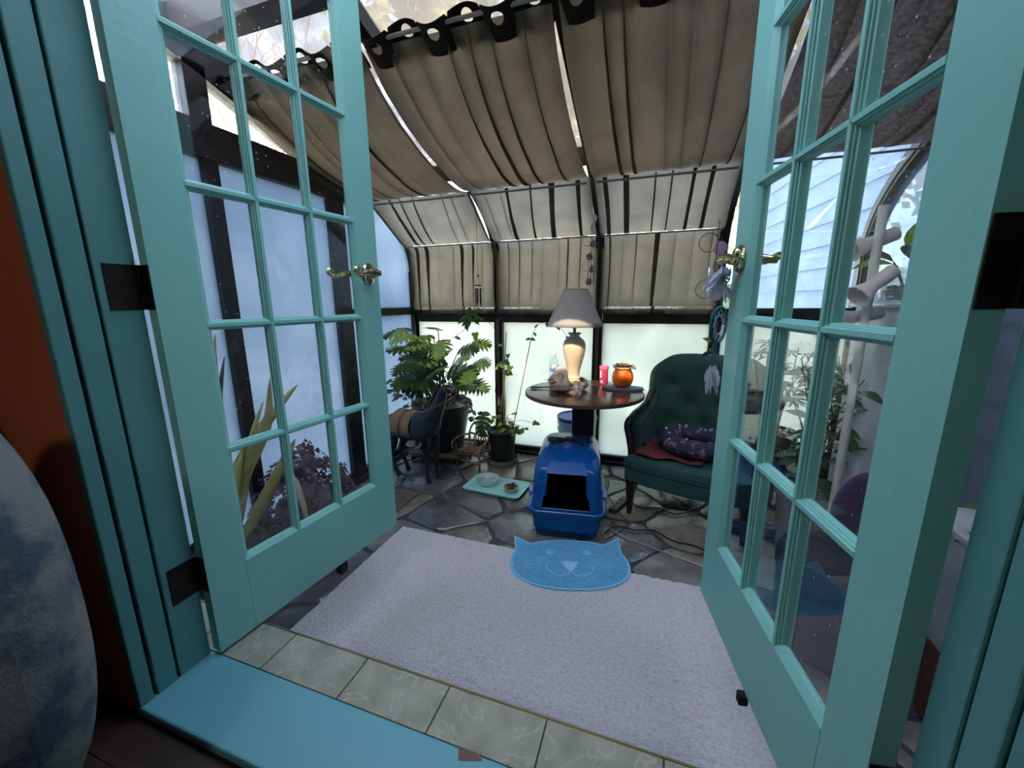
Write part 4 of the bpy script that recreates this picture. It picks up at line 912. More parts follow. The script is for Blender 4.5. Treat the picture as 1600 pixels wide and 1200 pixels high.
# bucket behind the table
bk = thing('white_bucket', 'translucent white bucket with a blue lid behind the table column', 'bucket', (-0.50, 2.955, FZ))
b = B().lathe([(0, 0), (0.115, 0), (0.12, 0.01), (0.138, 0.30), (0.144, 0.302), (0.144, 0.325), (0.139, 0.327), (0.141, 0.36), (0.147, 0.362), (0.147, 0.385), (0.142, 0.39), (0.142, 0.40)], 36); obj('bucket_body', b, mat('milky_plastic', (206, 220, 232), 0.4, tl=0.4), bk, smooth=True)
obj('lid', B().lathe([(0.148, 0.392), (0.153, 0.396), (0.153, 0.415), (0.146, 0.419), (0.14, 0.41), (0, 0.408)], 36), mat('cobalt_lid', (64, 84, 190), 0.4), bk, smooth=True)
obj('wire_handle', B().tube([(0.150*math.cos(a), 0.150*math.sin(a), 0.37-0.13*math.sin(a+PI) if False else 0.37-0.12*abs(math.sin(a))) for a in [PI+PI*k/16 for k in range(17)]], 0.0022, 6), mat('zinc_wire', (130, 132, 136), 0.4, 0.8), bk, smooth='all')
# ================================================================== GREEN ARMCHAIR
green = mat('teal_green_velvet', (16, 62, 56), 0.75, rgb2=(22, 72, 66), nscale=6, bump=0.15, bscale=300, sheen=0.12)
dwood = mat('dark_turned_wood', (46, 34, 30), 0.35); nail = mat('brass_nailheads', (150, 130, 90), 0.35, 0.8)
ac = thing('armchair', 'green tufted armchair with dark wooden arms and tapered legs beside the table', 'armchair', (0.225, 2.24, FZ), R(-15))
def seat_fn(z0, z1, grow):
    pass
def bow(x): return -0.045*(1-(x/0.34)**2)
k = 17; front = [(-0.34+0.68*i/(k-1), bow(-0.34+0.68*i/(k-1))) for i in range(k)]
outl = front+[(0.33, 0.30), (0.30, 0.60), (-0.30, 0.60), (-0.33, 0.30)]
obj('apron', B().prism(outl, 0.225, 0.315), green, ac, bevel=0.012, seg=3)
ins = [(x*0.985, y+0.004) for x, y in outl]
b = B(); kk = len(outl)
rows = [(1.0, .312), (1.012, .325), (1.012, .352), (0.985, .372), (0.90, .385), (0.6, .397), (0.25, .402)]
cx_, cy_ = 0, 0.28; vs = [(cx_+(x-cx_)*s, cy_+(y-cy_)*s, z) for s, z in rows for x, y in outl]
b.add(vs, [(i*kk+j, i*kk+(j+1) % kk, (i+1)*kk+(j+1) % kk, (i+1)*kk+j) for i in range(len(rows)-1) for j in range(kk)]+[tuple(range(kk))[::-1], tuple(range((len(rows)-1)*kk, len(rows)*kk))])
obj('seat', b, green, ac, smooth=True)
b = B(); b.tube([(x*1.012, y*1.01-0.001, 0.318) for x, y in front], 0.004, 6); obj('welt', b, mat('dark_green_piping', (18, 56, 52), 0.6), ac, smooth='all')
for (x, y, s) in ((-0.305, 0.035, 1), (0.305, 0.035, 1), (-0.26, 0.55, .9), (0.26, 0.55, .9)):
    b = B(); b.hexa([(x-.013, y-.013, 0), (x+.013, y-.013, 0), (x+.013, y+.013, 0), (x-.013, y+.013, 0)], [(x-.026*s, y-.026*s, .235), (x+.026*s, y-.026*s, .235), (x+.026*s, y+.026*s, .235), (x-.026*s, y+.026*s, .235)])
    obj('leg', b, dwood, ac, bevel=0.003)
btn = [(-0.20, .50), (0, .50), (0.20, .50), (-0.10, .62), (0.10, .62), (-0.22, .74), (0, .74), (0.22, .74)]
def back_pt(u, v, off):
    a = (u-0.5)*2; z = 0.36+0.57*v
    w = 0.285+0.075*math.sin(PI*min(1, v*1.15)*0.62)
    tt = max(0, (v-0.74)/0.26); w *= math.sqrt(max(0.0, 1-(tt**3)*0.30))
    zt = z-0.012*(abs(a)**3)*tt-0.045*tt*(abs(a)**9)
    y = 0.565+0.10*v-0.13*abs(a)**2.6*(1-0.35*v)
    x = w*a
    if off > 0:
        d = 0.0
        for bx, bz in btn: d += 0.024*math.exp(-(((x-bx)**2+(zt-bz)**2)/0.0016))+0.006*math.exp(-(((x-bx)**2)/0.0004+((zt-bz)**2)/0.010))
        pf = 0.062*(1-abs(a)**8)*(1-max(0, (v-.85)/.15)**3*.6)*min(1, .35+v*4)
        return (x, y-max(0.0, pf-d)-0.012, zt)
    return (x, y+0.028, zt)
b = B(); NU, NV = 48, 40
F = [[back_pt(i/NU, j/NV, 1) for i in range(NU+1)] for j in range(NV+1)]; K_ = [[back_pt(i/NU, j/NV, -1) for i in range(NU+1)] for j in range(NV+1)]
w = NU+1; vs = [p for r_ in F for p in r_]+[p for r_ in K_ for p in r_]; o_ = w*(NV+1); fs = []
for j in range(NV):
    for i in range(NU): fs += [(j*w+i, j*w+i+1, (j+1)*w+i+1, (j+1)*w+i), (o_+(j+1)*w+i, o_+(j+1)*w+i+1, o_+j*w+i+1, o_+j*w+i)]
for j in range(NV): fs += [(j*w, (j+1)*w, o_+(j+1)*w, o_+j*w), ((j+1)*w+NU, j*w+NU, o_+j*w+NU, o_+(j+1)*w+NU)]
for i in range(NU): fs += [(i+1, i, o_+i, o_+i+1), (NV*w+i, NV*w+i+1, o_+NV*w+i+1, o_+NV*w+i)]
b.add(vs, fs); obj('backrest', b, green, ac, smooth='all')
for bx, bz in btn: obj('button', B().ball((bx, 0.565+0.10*(bz-.36)/.57-0.048-0.13*abs(bx/.34)**2.6*.7, bz), (.011, .006, .011), 10, 6), green, ac, smooth='all')
for sx in (-1, 1):
    # upholstered side panel + wooden arm rail sweeping down to the front post
    top = smooth_path([(sx*.345, 0.075, 0.575), (sx*.350, 0.16, 0.59), (sx*.350, 0.28, 0.595), (sx*.343, 0.40, 0.615), (sx*.335, 0.49, 0.68)], 5)
    poly = [(p.y, p.z-0.006) for p in top]+[(0.56, 0.36), (0.10, 0.36)]
    obj('arm_panel', B().prism(poly, sx*.285, sx*.345, axis='x'), green, ac, bevel=0.014, seg=3)
    b = B(); fr_ = smooth_path([(sx*.315, 0.062, 0.30), (sx*.320, 0.055, 0.40), (sx*.328, 0.035, 0.48), (sx*.335, 0.012, 0.545), (sx*.335, 0.010, 0.575), (sx*.335, 0.035, 0.592)], 5)
    b.tube(fr_+smooth_path([(sx*.335, 0.06, 0.594), (sx*.340, 0.16, 0.604), (sx*.340, 0.28, 0.608), (sx*.336, 0.40, 0.628), (sx*.33, 0.49, 0.695)], 5), 0.020, 10)
    obj('arm_rail', b, dwood, ac, smooth='all')
    b = B()
    for p in top[::1]: b.ball((sx*.3475, p.y, p.z-0.018), (.003, .004, .004), 6, 4)
    for p in fr_[:18:1]: b.ball((p.x-sx*.0+sx*.014, p.y+0.020, p.z), .0035, 6, 4)
    obj('nailheads', b, nail, ac, kind='stuff')
cushm = mat('dark_floral_fabric', (24, 28, 62), 0.7, rgb2=(150, 96, 110), nscale=30, ramp=(.55, .66), bump=.4, bscale=60)
cu = thing('ring_cushion', 'dark blue patterned ring shaped cushion lying on the green armchair seat', 'cushion', (0.30, 2.46, FZ+0.405), R(-15))
b = B(); b.grid(lambda u, v: ((0.165+0.058*math.cos(2*PI*v)*(1+.08*math.sin(26*PI*u)))*math.cos(2*PI*u), (0.145+0.055*math.cos(2*PI*v))*math.sin(2*PI*u), 0.055+0.052*math.sin(2*PI*v)*(1+.10*math.sin(22*PI*u))), 90, 14)
obj('ring', b, cushm, cu, smooth='all'); obj('centre', B().lathe([(0, 0.03), (0.12, 0.02), (0.15, 0.04)], 24), cushm, cu, smooth='all')
b = B(); rf = random.Random(8)
for i in range(26):
    a = 2*PI*rf.random(); ph = rf.uniform(-0.3, 2.2); rr = 0.165+0.061*math.cos(ph); b.ball((rr*math.cos(a), rr*.9*math.sin(a), 0.055+0.055*math.sin(ph)), (.008, .008, .006), 8, 5)
obj('pompoms', b, mat('pale_pompom', (200, 180, 190), 0.8), cu, kind='stuff')
rc = thing('red_cloth', 'dull red cloth tucked under the ring cushion on the armchair', 'cloth', (0.16, 2.40, FZ+0.402), R(-15))
obj('cloth', B().shell(lambda u, v: ((u-.5)*.34*(1+.1*math.sin(9*v)), (v-.5)*.26*(1+.12*math.sin(7*u)), 0.004+0.006*math.sin(14*u+3*v)), 24, 16, 0.003), mat('dull_red_cloth', (112, 44, 52), 0.85, rgb2=(84, 34, 42), nscale=12), rc, smooth='all')

# ================================================================== HORSE STATUE
hz_m = mat('black_lacquered_horse', (18, 30, 36), 0.35, rgb2=(28, 40, 46), nscale=6, bump=.12, bscale=30); tan = mat('tan_leather', (150, 118, 92), 0.6, rgb2=(118, 88, 70), nscale=14, bump=.3)
hs = thing('horse_statue', 'black horse figurine with a tan saddle blanket standing before the big pot', 'figurine', (-1.60, 2.395, FZ), R(-8)); hs.scale = (1.14, 1.05, 1.0)
SK = {'pel': ((-.165, 0, .425), .088, None), 'mid': ((-.03, 0, .395), .094, 'pel'), 'che': ((.11, 0, .42), .096, 'mid'), 'nb': ((.17, 0, .505), .058, 'che'), 'nm': ((.215, 0, .60), .043, 'nb'), 'po': ((.255, 0, .715), .033, 'nm'), 'hm': ((.305, 0, .706), .030, 'po'), 'no': ((.355, 0, .660), .020, 'hm'), 'np': ((.367, 0, .648), .016, 'no')}
for s_, y in (('l', .052), ('r', -.052)):
    SK.update({'f1'+s_: ((.125, y, .345), .042, 'che'), 'f2'+s_: ((.135, y, .19), .021, 'f1'+s_), 'f3'+s_: ((.128, y, .07), .013, 'f2'+s_), 'f4'+s_: ((.140, y, .022), .019, 'f3'+s_), 'f5'+s_: ((.146, y, .004), .022, 'f4'+s_),
               'h1'+s_: ((-.165, y*1.1, .345), .060, 'pel'), 'h2'+s_: ((-.125, y*1.1, .27), .036, 'h1'+s_), 'h3'+s_: ((-.175, y, .175), .021, 'h2'+s_), 'h4'+s_: ((-.125, y, .065), .013, 'h3'+s_), 'h5'+s_: ((-.112, y, .022), .019, 'h4'+s_), 'h6'+s_: ((-.106, y, .004), .022, 'h5'+s_)})
def skin(name, SK, mt, par, sub_=2):
    ks = list(SK); me = bpy.data.meshes.new(name); me.from_pydata([SK[k][0] for k in ks], [(ks.index(SK[k][2]), i) for i, k in enumerate(ks) if SK[k][2]], []); me.materials.append(mt)
    o = bpy.data.objects.new(name, me); C.objects.link(o); o.parent = par; o.modifiers.new('skin', 'SKIN')
    if not me.skin_vertices: 
        bm = bmesh.new(); bm.from_mesh(me); bm.verts.layers.skin.verify(); bm.to_mesh(me); bm.free()
    for i, k in enumerate(ks):
        me.skin_vertices[0].data[i].radius = (SK[k][1], SK[k][1]); me.skin_vertices[0].data[i].use_root = (i == 0)
    md = o.modifiers.new('sub', 'SUBSURF'); md.levels = sub_; md.render_levels = sub_; o.modifiers['skin'].use_smooth_shade = True
    return o
hb = skin('body', SK, hz_m, hs)
for y in (-.014, .014): obj('ear', B().lathe([(0.009, 0), (0.010, .012), (0.0, .038)], 8, c=(.255, y, .742)), hz_m, hs, smooth='all')
obj('tail', B().tube(smooth_path([(-.235, 0, .46), (-.275, 0, .42), (-.285, 0, .33), (-.275, 0, .24)], 4), [.014, .016, .02, .022, .024, .026, .026, .024, .022, .018, .013, .008, .004], 8), hz_m, hs, smooth='all')
b = B(); b.tube(smooth_path([(.235, 0, .745), (.195, 0, .675), (.155, 0, .60), (.115, 0, .53)], 4), [.008, .012, .015, .017, .018, .018, .018, .018, .017, .015, .012, .009, .005], 8, flat=0.6); obj('mane', b, hz_m, hs, smooth='all')
b = B(); b.shell(lambda u, v: (-.115+.155*u, 0.107*math.sin(R(-128+256*v)), .398+0.107*math.cos(R(-128+256*v))+.006), 8, 24, .006); obj('saddle_blanket', b, tan, hs, smooth='all', label='worn tan leather saddle blanket')
b = B(); b.grid(lambda u, v: (-.036+.004*math.cos(2*PI*v), (0.113+.004*math.sin(2*PI*v))*math.sin(2*PI*u), .400+(0.115+.004*math.sin(2*PI*v))*math.cos(2*PI*u)), 32, 6); obj('girth_strap', b, dwood, hs, smooth='all')
b = B()
for y in (-1, 1):
    b.tube(smooth_path([(.348, y*.022, .668), (.28, y*.06, .62), (.16, y*.075, .55), (.06, y*.04, .52)], 5), .003, 6)
b.tube([(.325+.006*math.cos(a), .030*math.sin(a), .686+.032*math.cos(a)) for a in [2*PI*k/16 for k in range(17)]], .003, 6); b.tube([(.285, .034*math.sin(a), .712+.036*math.cos(a)) for a in [2*PI*k/16 for k in range(17)]], .003, 6)
obj('bridle', b, tan, hs, smooth='all', label='tan bridle and reins')

# ================================================================== BIG POT ON DOLLY, PHILODENDRON
dl = thing('plant_dolly', 'low wooden plant dolly on dark casters under the big black pot', 'dolly', (-1.625, 2.86, FZ))
dwd = mat('worn_dolly_wood', (120, 98, 82), 0.7, rgb2=(92, 74, 62), nscale=6, stretch=(1, 6, 1))
for k in range(5): obj('slat', B().box(-.23, .23, -.20+.084*k, -.20+.084*k+.07, .048, .066), dwd, dl, bevel=.002)
for x in (-.18, .16): obj('bearer', B().box(x, x+.03, -.20, .21, .033, .048), dwd, dl, bevel=.002)
for x, y in ((-.19, -.17), (.19, -.17), (-.19, .17), (.19, .17)):
    b = B(); b.tube([(x-.012, y, .0165), (x+.012, y, .0165)], .0165, 16); b.box(x-.016, x+.016, y-.006, y+.006, .016, .034); obj('caster', b, rub, dl, smooth=True)
bp_ = thing('large_planter', 'large black plastic planter on the wooden dolly holding the lobed leaf plant', 'planter', (-1.625, 2.87, FZ+.067))
pot(bp_, .165, .240, .395, black_pot)
ph = thing('philodendron', 'big green philodendron with deeply lobed leaves growing in the black planter', 'plant', (-1.625, 2.87, FZ+.42))
O = Vector(ph.location); sb = B()
LV = [(-1.50, .44, 0, .24), (-1.60, .40, 1, .26), (-1.70, .56, 0, .22), (-1.90, .66, 1, .18), (-1.36, .34, 0, .2), (-1.56, .54, 2, .18), (-1.80, .36, 0, .24), (-1.42, .56, 0, .18), (-2.00, .70, 0, .20), (-1.60, .74, 2, .20), (-1.83, .60, 0, .22), (-1.43, .50, 1, .22), (-1.29, .45, 0, .20), (-1.52, .36, 1, .26), (-1.72, .42, 0, .26), (-1.93, .56, 1, .20), (-1.27, .30, 1, .18), (-1.88, .30, 0, .22), (-1.33, .60, 2, .17),
      (-1.70, .66, 2, .20), (-1.48, .62, 0, .2), (-1.62, .50, 0, .26), (-1.78, .50, 1, .22), (-1.40, .38, 0, .24), (-1.66, .30, 1, .26), (-1.55, .25, 0, .2), (-1.85, .45, 0, .2), (-1.45, .28, 1, .2), (-1.98, .40, 1, .18)]
rg = random.Random(31)
for i, (x, z, kind, s) in enumerate(LV):
    y = 2.78+rg.uniform(-.16, .22)
    if x < -1.80: q_ = 2.56/2.85; x, y, z = x*q_, 2.56+rg.uniform(-.05, .08), .948-(.948-z)*q_
    p = Vector((x, y, z))-O; d = Vector((p.x, p.y*0.8-0.1, 0)); d = d.normalized() if d.length > .05 else Vector((rg.uniform(-1, 1), -.6, 0)).normalized()
    d = (d*0.9+Vector((rg.uniform(-.3, .3), rg.uniform(-.3, .1), rg.uniform(-.45, .15)))).normalized(); base = p-d*s*0.45
    leaf(ph, M_lobe_b if kind == 2 else M_lobe[kind], base, d, Vector((rg.uniform(-.3, .3), -.75, .7)), s*1.15)
    root = Vector((base.x*.08, base.y*.08, -.05)); mid = (root+base)/2+Vector((0, 0, .10)); sb.tube(smooth_path([root, mid, base], 5), .0042, 5)
obj('stems', sb, stem_m, ph, smooth='all')
du = thing('dusky_shrub', 'dusky leafed houseplant spilling out left of the philodendron over the horse', 'plant', (-1.72, 2.74, FZ+.42)); O = Vector(du.location); sb = B()
for i in range(46):
    a = rg.uniform(0, 2*PI); rr = rg.uniform(.05, .19); p = Vector((-.03+rr*math.cos(a), -.10+rr*math.sin(a)*.7, rg.uniform(.02, .36)-rr*.3)); d = Vector((math.cos(a), math.sin(a)-.3, rg.uniform(-.6, .3)))
    leaf(du, M_oval_g if i % 3 else M_oval, p, d, (rg.uniform(-.3, .3), -.6, .8), rg.uniform(.06, .095))
    if i % 2 == 0: sb.tube(smooth_path([(p.x*.15, p.y*.15, -.05), (p.x*.6, p.y*.6, p.z*.6+.05), p], 4), .0025, 4)
obj('stems', sb, stem_m, du, smooth='all')
cs = thing('clam_shell', 'white ribbed scallop dish on the floor under the horse', 'seashell', (-1.83, 2.66, FZ+.11)); cs.rotation_euler = (R(60), 0, R(-20))
obj('shell_body', B().shell(lambda u, v: (.075*v*math.sin(R(-75+150*u)), .085*v*math.cos(R(-75+150*u)), .02*v*(1-v)*4+.004*v*math.cos(u*60)), 60, 6, .003), shell_w, cs, smooth='all')

# ================================================================== TWIG CHAIR
tw = mat('bent_twig_wood', (176, 148, 122), 0.7, rgb2=(98, 76, 60), nscale=20, bump=.3)
tc_ = thing('twig_chair', 'miniature bent twig armchair standing between the two black pots', 'toy chair', (-1.30, 2.655, FZ), R(-14)); tc_.scale = (1.1, 1.0, 1.12); W = .105; D_ = .155
for nm, x, y, h in (('leg', -W, 0, .16), ('leg', W, 0, .16), ('leg', -W*.85, D_, .22), ('leg', W*.85, D_, .22)):
    obj(nm, B().tube([(x, y, 0), (x*.98, y+.004, h*.5), (x, y, h)], [.0075, .007, .0065], 7), tw, tc_, smooth='all')
for k in range(8):
    x = -W+.012+k*(2*W-.024)/7; obj('seat_slat', B().tube([(x, -.012, .118), (x*.9, D_, .110)], 0.0081, 6), tw, tc_, smooth='all')
for y, z, w_ in ((0, .106, W), (D_, .10, W*.85), (0, .05, W), (D_, .05, W*.85)): obj('rung', B().tube([(-w_-.012, y, z), (w_+.012, y, z)], 0.0072, 6), tw, tc_, smooth='all')
for sx in (-1, 1):
    obj('arm', B().tube(smooth_path([(sx*W*.85, D_, .20), (sx*(W+.018), .07, .195), (sx*(W+.02), -.02, .17), (sx*(W+.004), -.012, .10)], 5), 0.0072, 6), tw, tc_, smooth='all')
    obj('rung', B().tube([(sx*W, -.008, .06), (sx*W*.85, D_+.008, .06)], 0.0065, 6), tw, tc_, smooth='all')
obj('back_hoop', B().tube(smooth_path([(-W*.9, D_+.004, .10), (-W*.95, D_+.012, .20), (-W*.62, D_+.018, .275), (0, D_+.02, .300), (W*.62, D_+.018, .275), (W*.95, D_+.012, .20), (W*.9, D_+.004, .10)], 5), 0.0072, 7), tw, tc_, smooth='all')
obj('back_hoop', B().tube(smooth_path([(-W*.5, D_, .10), (-W*.5, D_+.010, .18), (0, D_+.014, .245), (W*.5, D_+.010, .18), (W*.5, D_, .10)], 5), 0.0055, 7), tw, tc_, smooth='all')
obj('back_rail', B().tube([(-W*.95, D_+.006, .205), (W*.95, D_+.006, .205)], 0.0078, 7), tw, tc_, smooth='all')
for x, h in ((-.035, .27), (-.012, .293), (.012, .293), (.035, .27)): obj('back_spindle', B().tube([(x, D_, .105), (x, D_+.016, h)], 0.0047, 6), tw, tc_, smooth='all')

# ================================================================== SMALL POT, SAUCER, VINES
sa = obj('pot_saucer', B().lathe([(0, 0), (.118, 0), (.128, .008), (.130, .046), (.126, .048), (.122, .012), (0, .010)], 36), mat('grey_clay_saucer', (120, 120, 116), 0.8, rgb2=(98, 98, 96), nscale=12), smooth=True); sa.location = (-1.085, 2.86, FZ); tag(sa, 'round grey saucer under the small black pot', 'saucer')
sp_ = thing('small_planter', 'small black plastic pot on a grey saucer in front of the mullion', 'planter', (-1.085, 2.86, FZ+.012)); pot(sp_, .092, .115, .265, black_pot, rim=.006)
iv = thing('potted_ivy', 'straggly ivy and fern leaves growing in the small black pot', 'plant', (-1.085, 2.86, FZ+.25)); sb = B(); O = Vector(iv.location)
st = smooth_path([(0, .02, -.01), (.01, .06, .2), (-.015, .08, .4), (.0, .09, .60), (.01, .10, .80)], 6); sb.tube(st, .004, 5); sb.tube(smooth_path([(-.02, .02, 0), (-.02, .06, .25), (.012, .08, .5)], 6), .003, 5)
for p, s, m_ in [((-.03, .04, .56), .065, 0), ((.02, .03, .58), .06, 0), ((.07, .03, .54), .06, 1), ((.03, .02, .51), .055, 0), ((-.06, .03, .52), .05, 1), ((.09, .0, .49), .05, 0), ((.04, .05, .63), .04, 0), ((-.01, .05, .70), .03, 1)]:
    leaf(iv, (M_ivy, M_ivy_b)[m_], Vector(p), (rg.uniform(-1, 1), -.6, rg.uniform(-.7, .1)), (0, -.7, .6), s); sb.tube([Vector(p), (0, .07, p[2]-.03)], .0015, 4)
for i in range(24):
    a = rg.uniform(0, 2*PI); rr = rg.uniform(.05, .22); p = Vector((.06+rr*math.cos(a), -.01+rr*math.sin(a)*.5, rg.uniform(.0, .17)))
    leaf(iv, (M_ivy, M_ivy_g, M_ivy_b)[i % 3], p, (math.cos(a), math.sin(a)-.4, rg.uniform(-.5, .3)), (0, -.6, .8), rg.uniform(.035, .06)); sb.tube(smooth_path([(.01, 0, -.01), (p.x*.5, p.y*.5, p.z*.6+.05), p], 4), .0017, 4)
leaf(iv, M_lobe[0], (-.115, -.09, .19), (-.05, -.25, -1), (0, -1, .2), .20); sb.tube(smooth_path([(-.02, 0, 0), (-.08, -.05, .16), (-.115, -.09, .19)], 5), .003, 5)
obj('stems', sb, stem_m, iv, smooth='all')
sk_ = obj('plant_stake', B().tube([(0, 0, -.01), (.155, .02, .76)], .0035, 6), mat('reddish_cane', (150, 92, 84), 0.6), smooth='all'); sk_.location = (-1.005, 2.87, -.09); tag(sk_, 'thin reddish cane stake leaning out of the small black pot', 'stake')
def vine(name, label, pts, leaves, r=.0018, seed=1, size=(.03, .05), ms=(0, 1), droop=.5):
    v = thing(name, label, 'vine', pts[0]); O = Vector(pts[0]); P = smooth_path([Vector(p)-O for p in pts], 8); b = B(); b.tube(P, r, 5); obj('stem', b, stem_m, v, smooth='all'); r2 = random.Random(seed); M_ = [M_ivy, M_oval_g, M_oval, M_oval_b]
    for k in range(leaves):
        p = r2.choice(P); leaf(v, M_[r2.choice(ms)], p, (r2.uniform(-1, 1), r2.uniform(-.5, .1), -droop+r2.uniform(-.5, .4)), (r2.uniform(-.4, .4), -.8, .5), r2.uniform(*size))
    return v
vine('trailing_vine', 'thin vine arching from the cane stake over toward the lamp', [(-.850, 2.885, .67), (-.80, 2.88, .765), (-.72, 2.88, .79), (-.63, 2.87, .76), (-.56, 2.86, .67), (-.52, 2.86, .56)], 12, seed=3, ms=(1, 1, 2))
vine('trailing_vine', 'vine with round leaves drooping under the hanging plant below the left curtain', [(-1.40, 3.00, .83), (-1.43, 2.98, .74), (-1.50, 2.96, .68), (-1.56, 2.95, .64)], 7, seed=5, size=(.045, .06), ms=(0, 1))
vine('trailing_vine', 'long thin vine crossing from the hanging plant to the middle mullion', [(-1.38, 3.00, .84), (-1.28, 3.02, .80), (-1.20, 3.05, .70), (-1.19, 3.05, .5), (-1.21, 3.04, .2)], 5, seed=6, size=(.025, .035), ms=(1,))
vine('trailing_vine', 'dusky leafy vine spilling over the right rim of the big black planter', [(-1.46, 2.80, .16), (-1.36, 2.72, .24), (-1.28, 2.70, .16), (-1.25, 2.70, .02)], 22, seed=11, size=(.04, .07), ms=(1, 1, 2), r=.003)
hp_ = thing('hanging_plant', 'small leafy green plant hanging at the rail below the wind chime', 'plant', (-1.39, 2.985, .87)); sb = B()
for i in range(26):
    a = rg.uniform(0, 2*PI); p = Vector((.09*math.cos(a)*rg.random(), -.02-.03*rg.random(), rg.uniform(-.09, .03))); leaf(hp_, M_oval, p, (math.cos(a), -.3, rg.uniform(-.8, .1)), (0, -.8, .5), rg.uniform(.04, .06))
sb.tube([(0, 0, .52), (0, 0, -.02)], .0012, 4); obj('hanger', sb, stem_m, hp_)
leaf(hp_, M_ivy_b, (.055, -.04, -.17), (.1, -.2, -1), (0, -1, .2), .07); obj('berry', B().ball((.095, -.04, -.245), .012, 8, 6), mat('red_berry', (130, 60, 56), 0.4), hp_, smooth='all')

# ================================================================== HANGING ORNAMENTS
blackm = mat('black_enamel', (20, 20, 22), 0.4, .4)
wc = thing('wind_chime', 'small wind chime with dark tubes hanging before the left curtain', 'wind chime', (-1.148, 2.60, 1.62))
obj('cord', B().tube([(0, 0, 0), (0, 0, -.50)], .0014, 4).tube([(0, 0, -.50), (-.018, 0, -.565)], .001, 4).tube([(0, 0, -.50), (.018, 0, -.565)], .001, 4), blackm, wc)
obj('bead', B().ball((0, 0, -.50), .009, 8, 6), tan, wc, smooth='all'); obj('disc', B().lathe([(0, -.57), (.024, -.57), (.024, -.563), (0, -.563)], 20), blackm, wc)
for k, (a, L_) in enumerate([(0, .125), (72, .105), (144, .13), (216, .115), (288, .10)]): obj('chime_tube', B().tube([(.019*math.cos(R(a)), .019*math.sin(R(a)), -.585), (.019*math.cos(R(a)), .019*math.sin(R(a)), -.585-L_)], .0038, 8), blackm, wc, smooth='all')
lil = mat('lilac_capiz', (150, 120, 150), 0.4, rgb2=(190, 170, 185), nscale=20, tl=.4); wirem = mat('purple_wire', (84, 66, 84), 0.4, .6); silver = mat('silver_tube', (200, 200, 205), 0.25, .9)
def spinner(label, loc, L_, seed):
    t = thing('wire_mobile', label, 'mobile', loc); r2 = random.Random(seed)
    obj('cord', B().tube([(0, 0, 0), (0, 0, -L_)], .0016, 5), wirem, t)
    n_ = int(L_/.085)
    for k in range(n_):
        z = -.08-k*.085; sx = 1 if k % 2 else -1; q = B(); rr = .034
        q.tube([(sx*.028+rr*math.cos(a), .004*math.sin(2*a), z+rr*math.sin(a)) for a in [2*PI*j/20 for j in range(18)]], .0017, 5); obj('wire_curl', q, wirem, t, smooth='all')
        if k % 2 == 0 or k > 2: obj('shell_disc', B().tube([(-sx*.012, 0, z-.02), (-sx*.012, 0.0015, z-.02)], .024, 16), lil, t)
    for x in (-.02, .022): obj('tube', B().tube([(x, 0, -L_*.62), (x, 0, -L_*.98)], .0038, 8), silver, t, smooth='all')
    return t
spinner('lilac wire mobile hanging in front of the mullion above the lamp', (-.425, 2.93, 1.60), .56, 1)
spinner('pale wire mobile hanging beside the free edge of the right door', (.215, 1.72, 1.235), .26, 2)
feat = mat('white_feather', (226, 226, 232), 0.9, rgb2=(196, 200, 214), nscale=18, tl=.3)
def feather(b, p, d, L_, w, r2):
    p = Vector(p); d = Vector(d).normalized(); sx = d.orthogonal().normalized(); sx.rotate(Matrix.Rotation(r2.uniform(0, 6.28), 3, d)); n_ = 7
    for i in range(n_):
        t0, t1 = i/n_, (i+1)/n_; w0 = w*math.sin(PI*min(.97, t0*.9+.06)); w1 = w*math.sin(PI*min(.99, t1*.9+.08))*(0.75 if i % 2 else 1)
        a0 = p+d*L_*t0; a1 = p+d*L_*t1; lift = sx.cross(d)*.004*math.sin(3*t0)
        b.add([a0-sx*w0, a0+lift, a0+sx*w0, a1+sx*w1, a1, a1-sx*w1], [(0, 1, 4, 5), (1, 2, 3, 4)])
fo = thing('feather_charm', 'white feather charm hanging from the right door handle', 'charm', (.180, 1.262, 1.035)); b = B(); r2 = random.Random(2)
for k in range(13): feather(b, (r2.uniform(-.01, .02), r2.uniform(-.01, .01), -.01+r2.uniform(-.01, .01)), (-.55+r2.uniform(-.35, .35), r2.uniform(-.3, .5), -.8), r2.uniform(.05, .085), .012, r2)
for k in range(7): feather(b, (.01, .0, -.055), (.25+r2.uniform(-.4, .3), r2.uniform(-.3, .5), -.8), r2.uniform(.03, .045), .010, r2)
obj('feathers', b, feat, fo, kind='stuff'); obj('cord', B().tube([(-.012, -.018, .022), (0, 0, -.02), (.012, .0, -.06)], .0012, 4), wirem, fo)
dc = thing('dream_catcher', 'teal hoop dream catcher with white feathers hanging beside the right door', 'dream catcher', (.192, 1.345, .872), R(58)); tealw = mat('teal_yarn', (24, 104, 104), 0.8, bump=.4, bscale=200)
b = B(); b.grid(lambda u, v: ((.050+.005*math.cos(2*PI*v))*math.cos(2*PI*u), .005*math.sin(2*PI*v), (.052+.005*math.cos(2*PI*v))*math.sin(2*PI*u)), 40, 8); obj('hoop', b, tealw, dc, smooth='all')
b = B()
for k in range(9):
    a0, a1 = 2*PI*k/9, 2*PI*(k+3)/9; b.tube([(.05*math.cos(a0), 0, .052*math.sin(a0)), (.05*math.cos(a1), 0, .052*math.sin(a1))], .0008, 4)
obj('web', b, feat, dc); obj('hanging_cord', B().tube([(0, 0, .055), (0, 0, .17)], .0014, 4), tealw, dc)
for x_, z_ in ((-.02, -.13), (0, -.14), (.02, -.125)): obj('feather_cord', B().tube([(x_, 0, -.052), (x_, 0, z_)], .0018, 4), tealw, dc)
b = B(); r2 = random.Random(5)
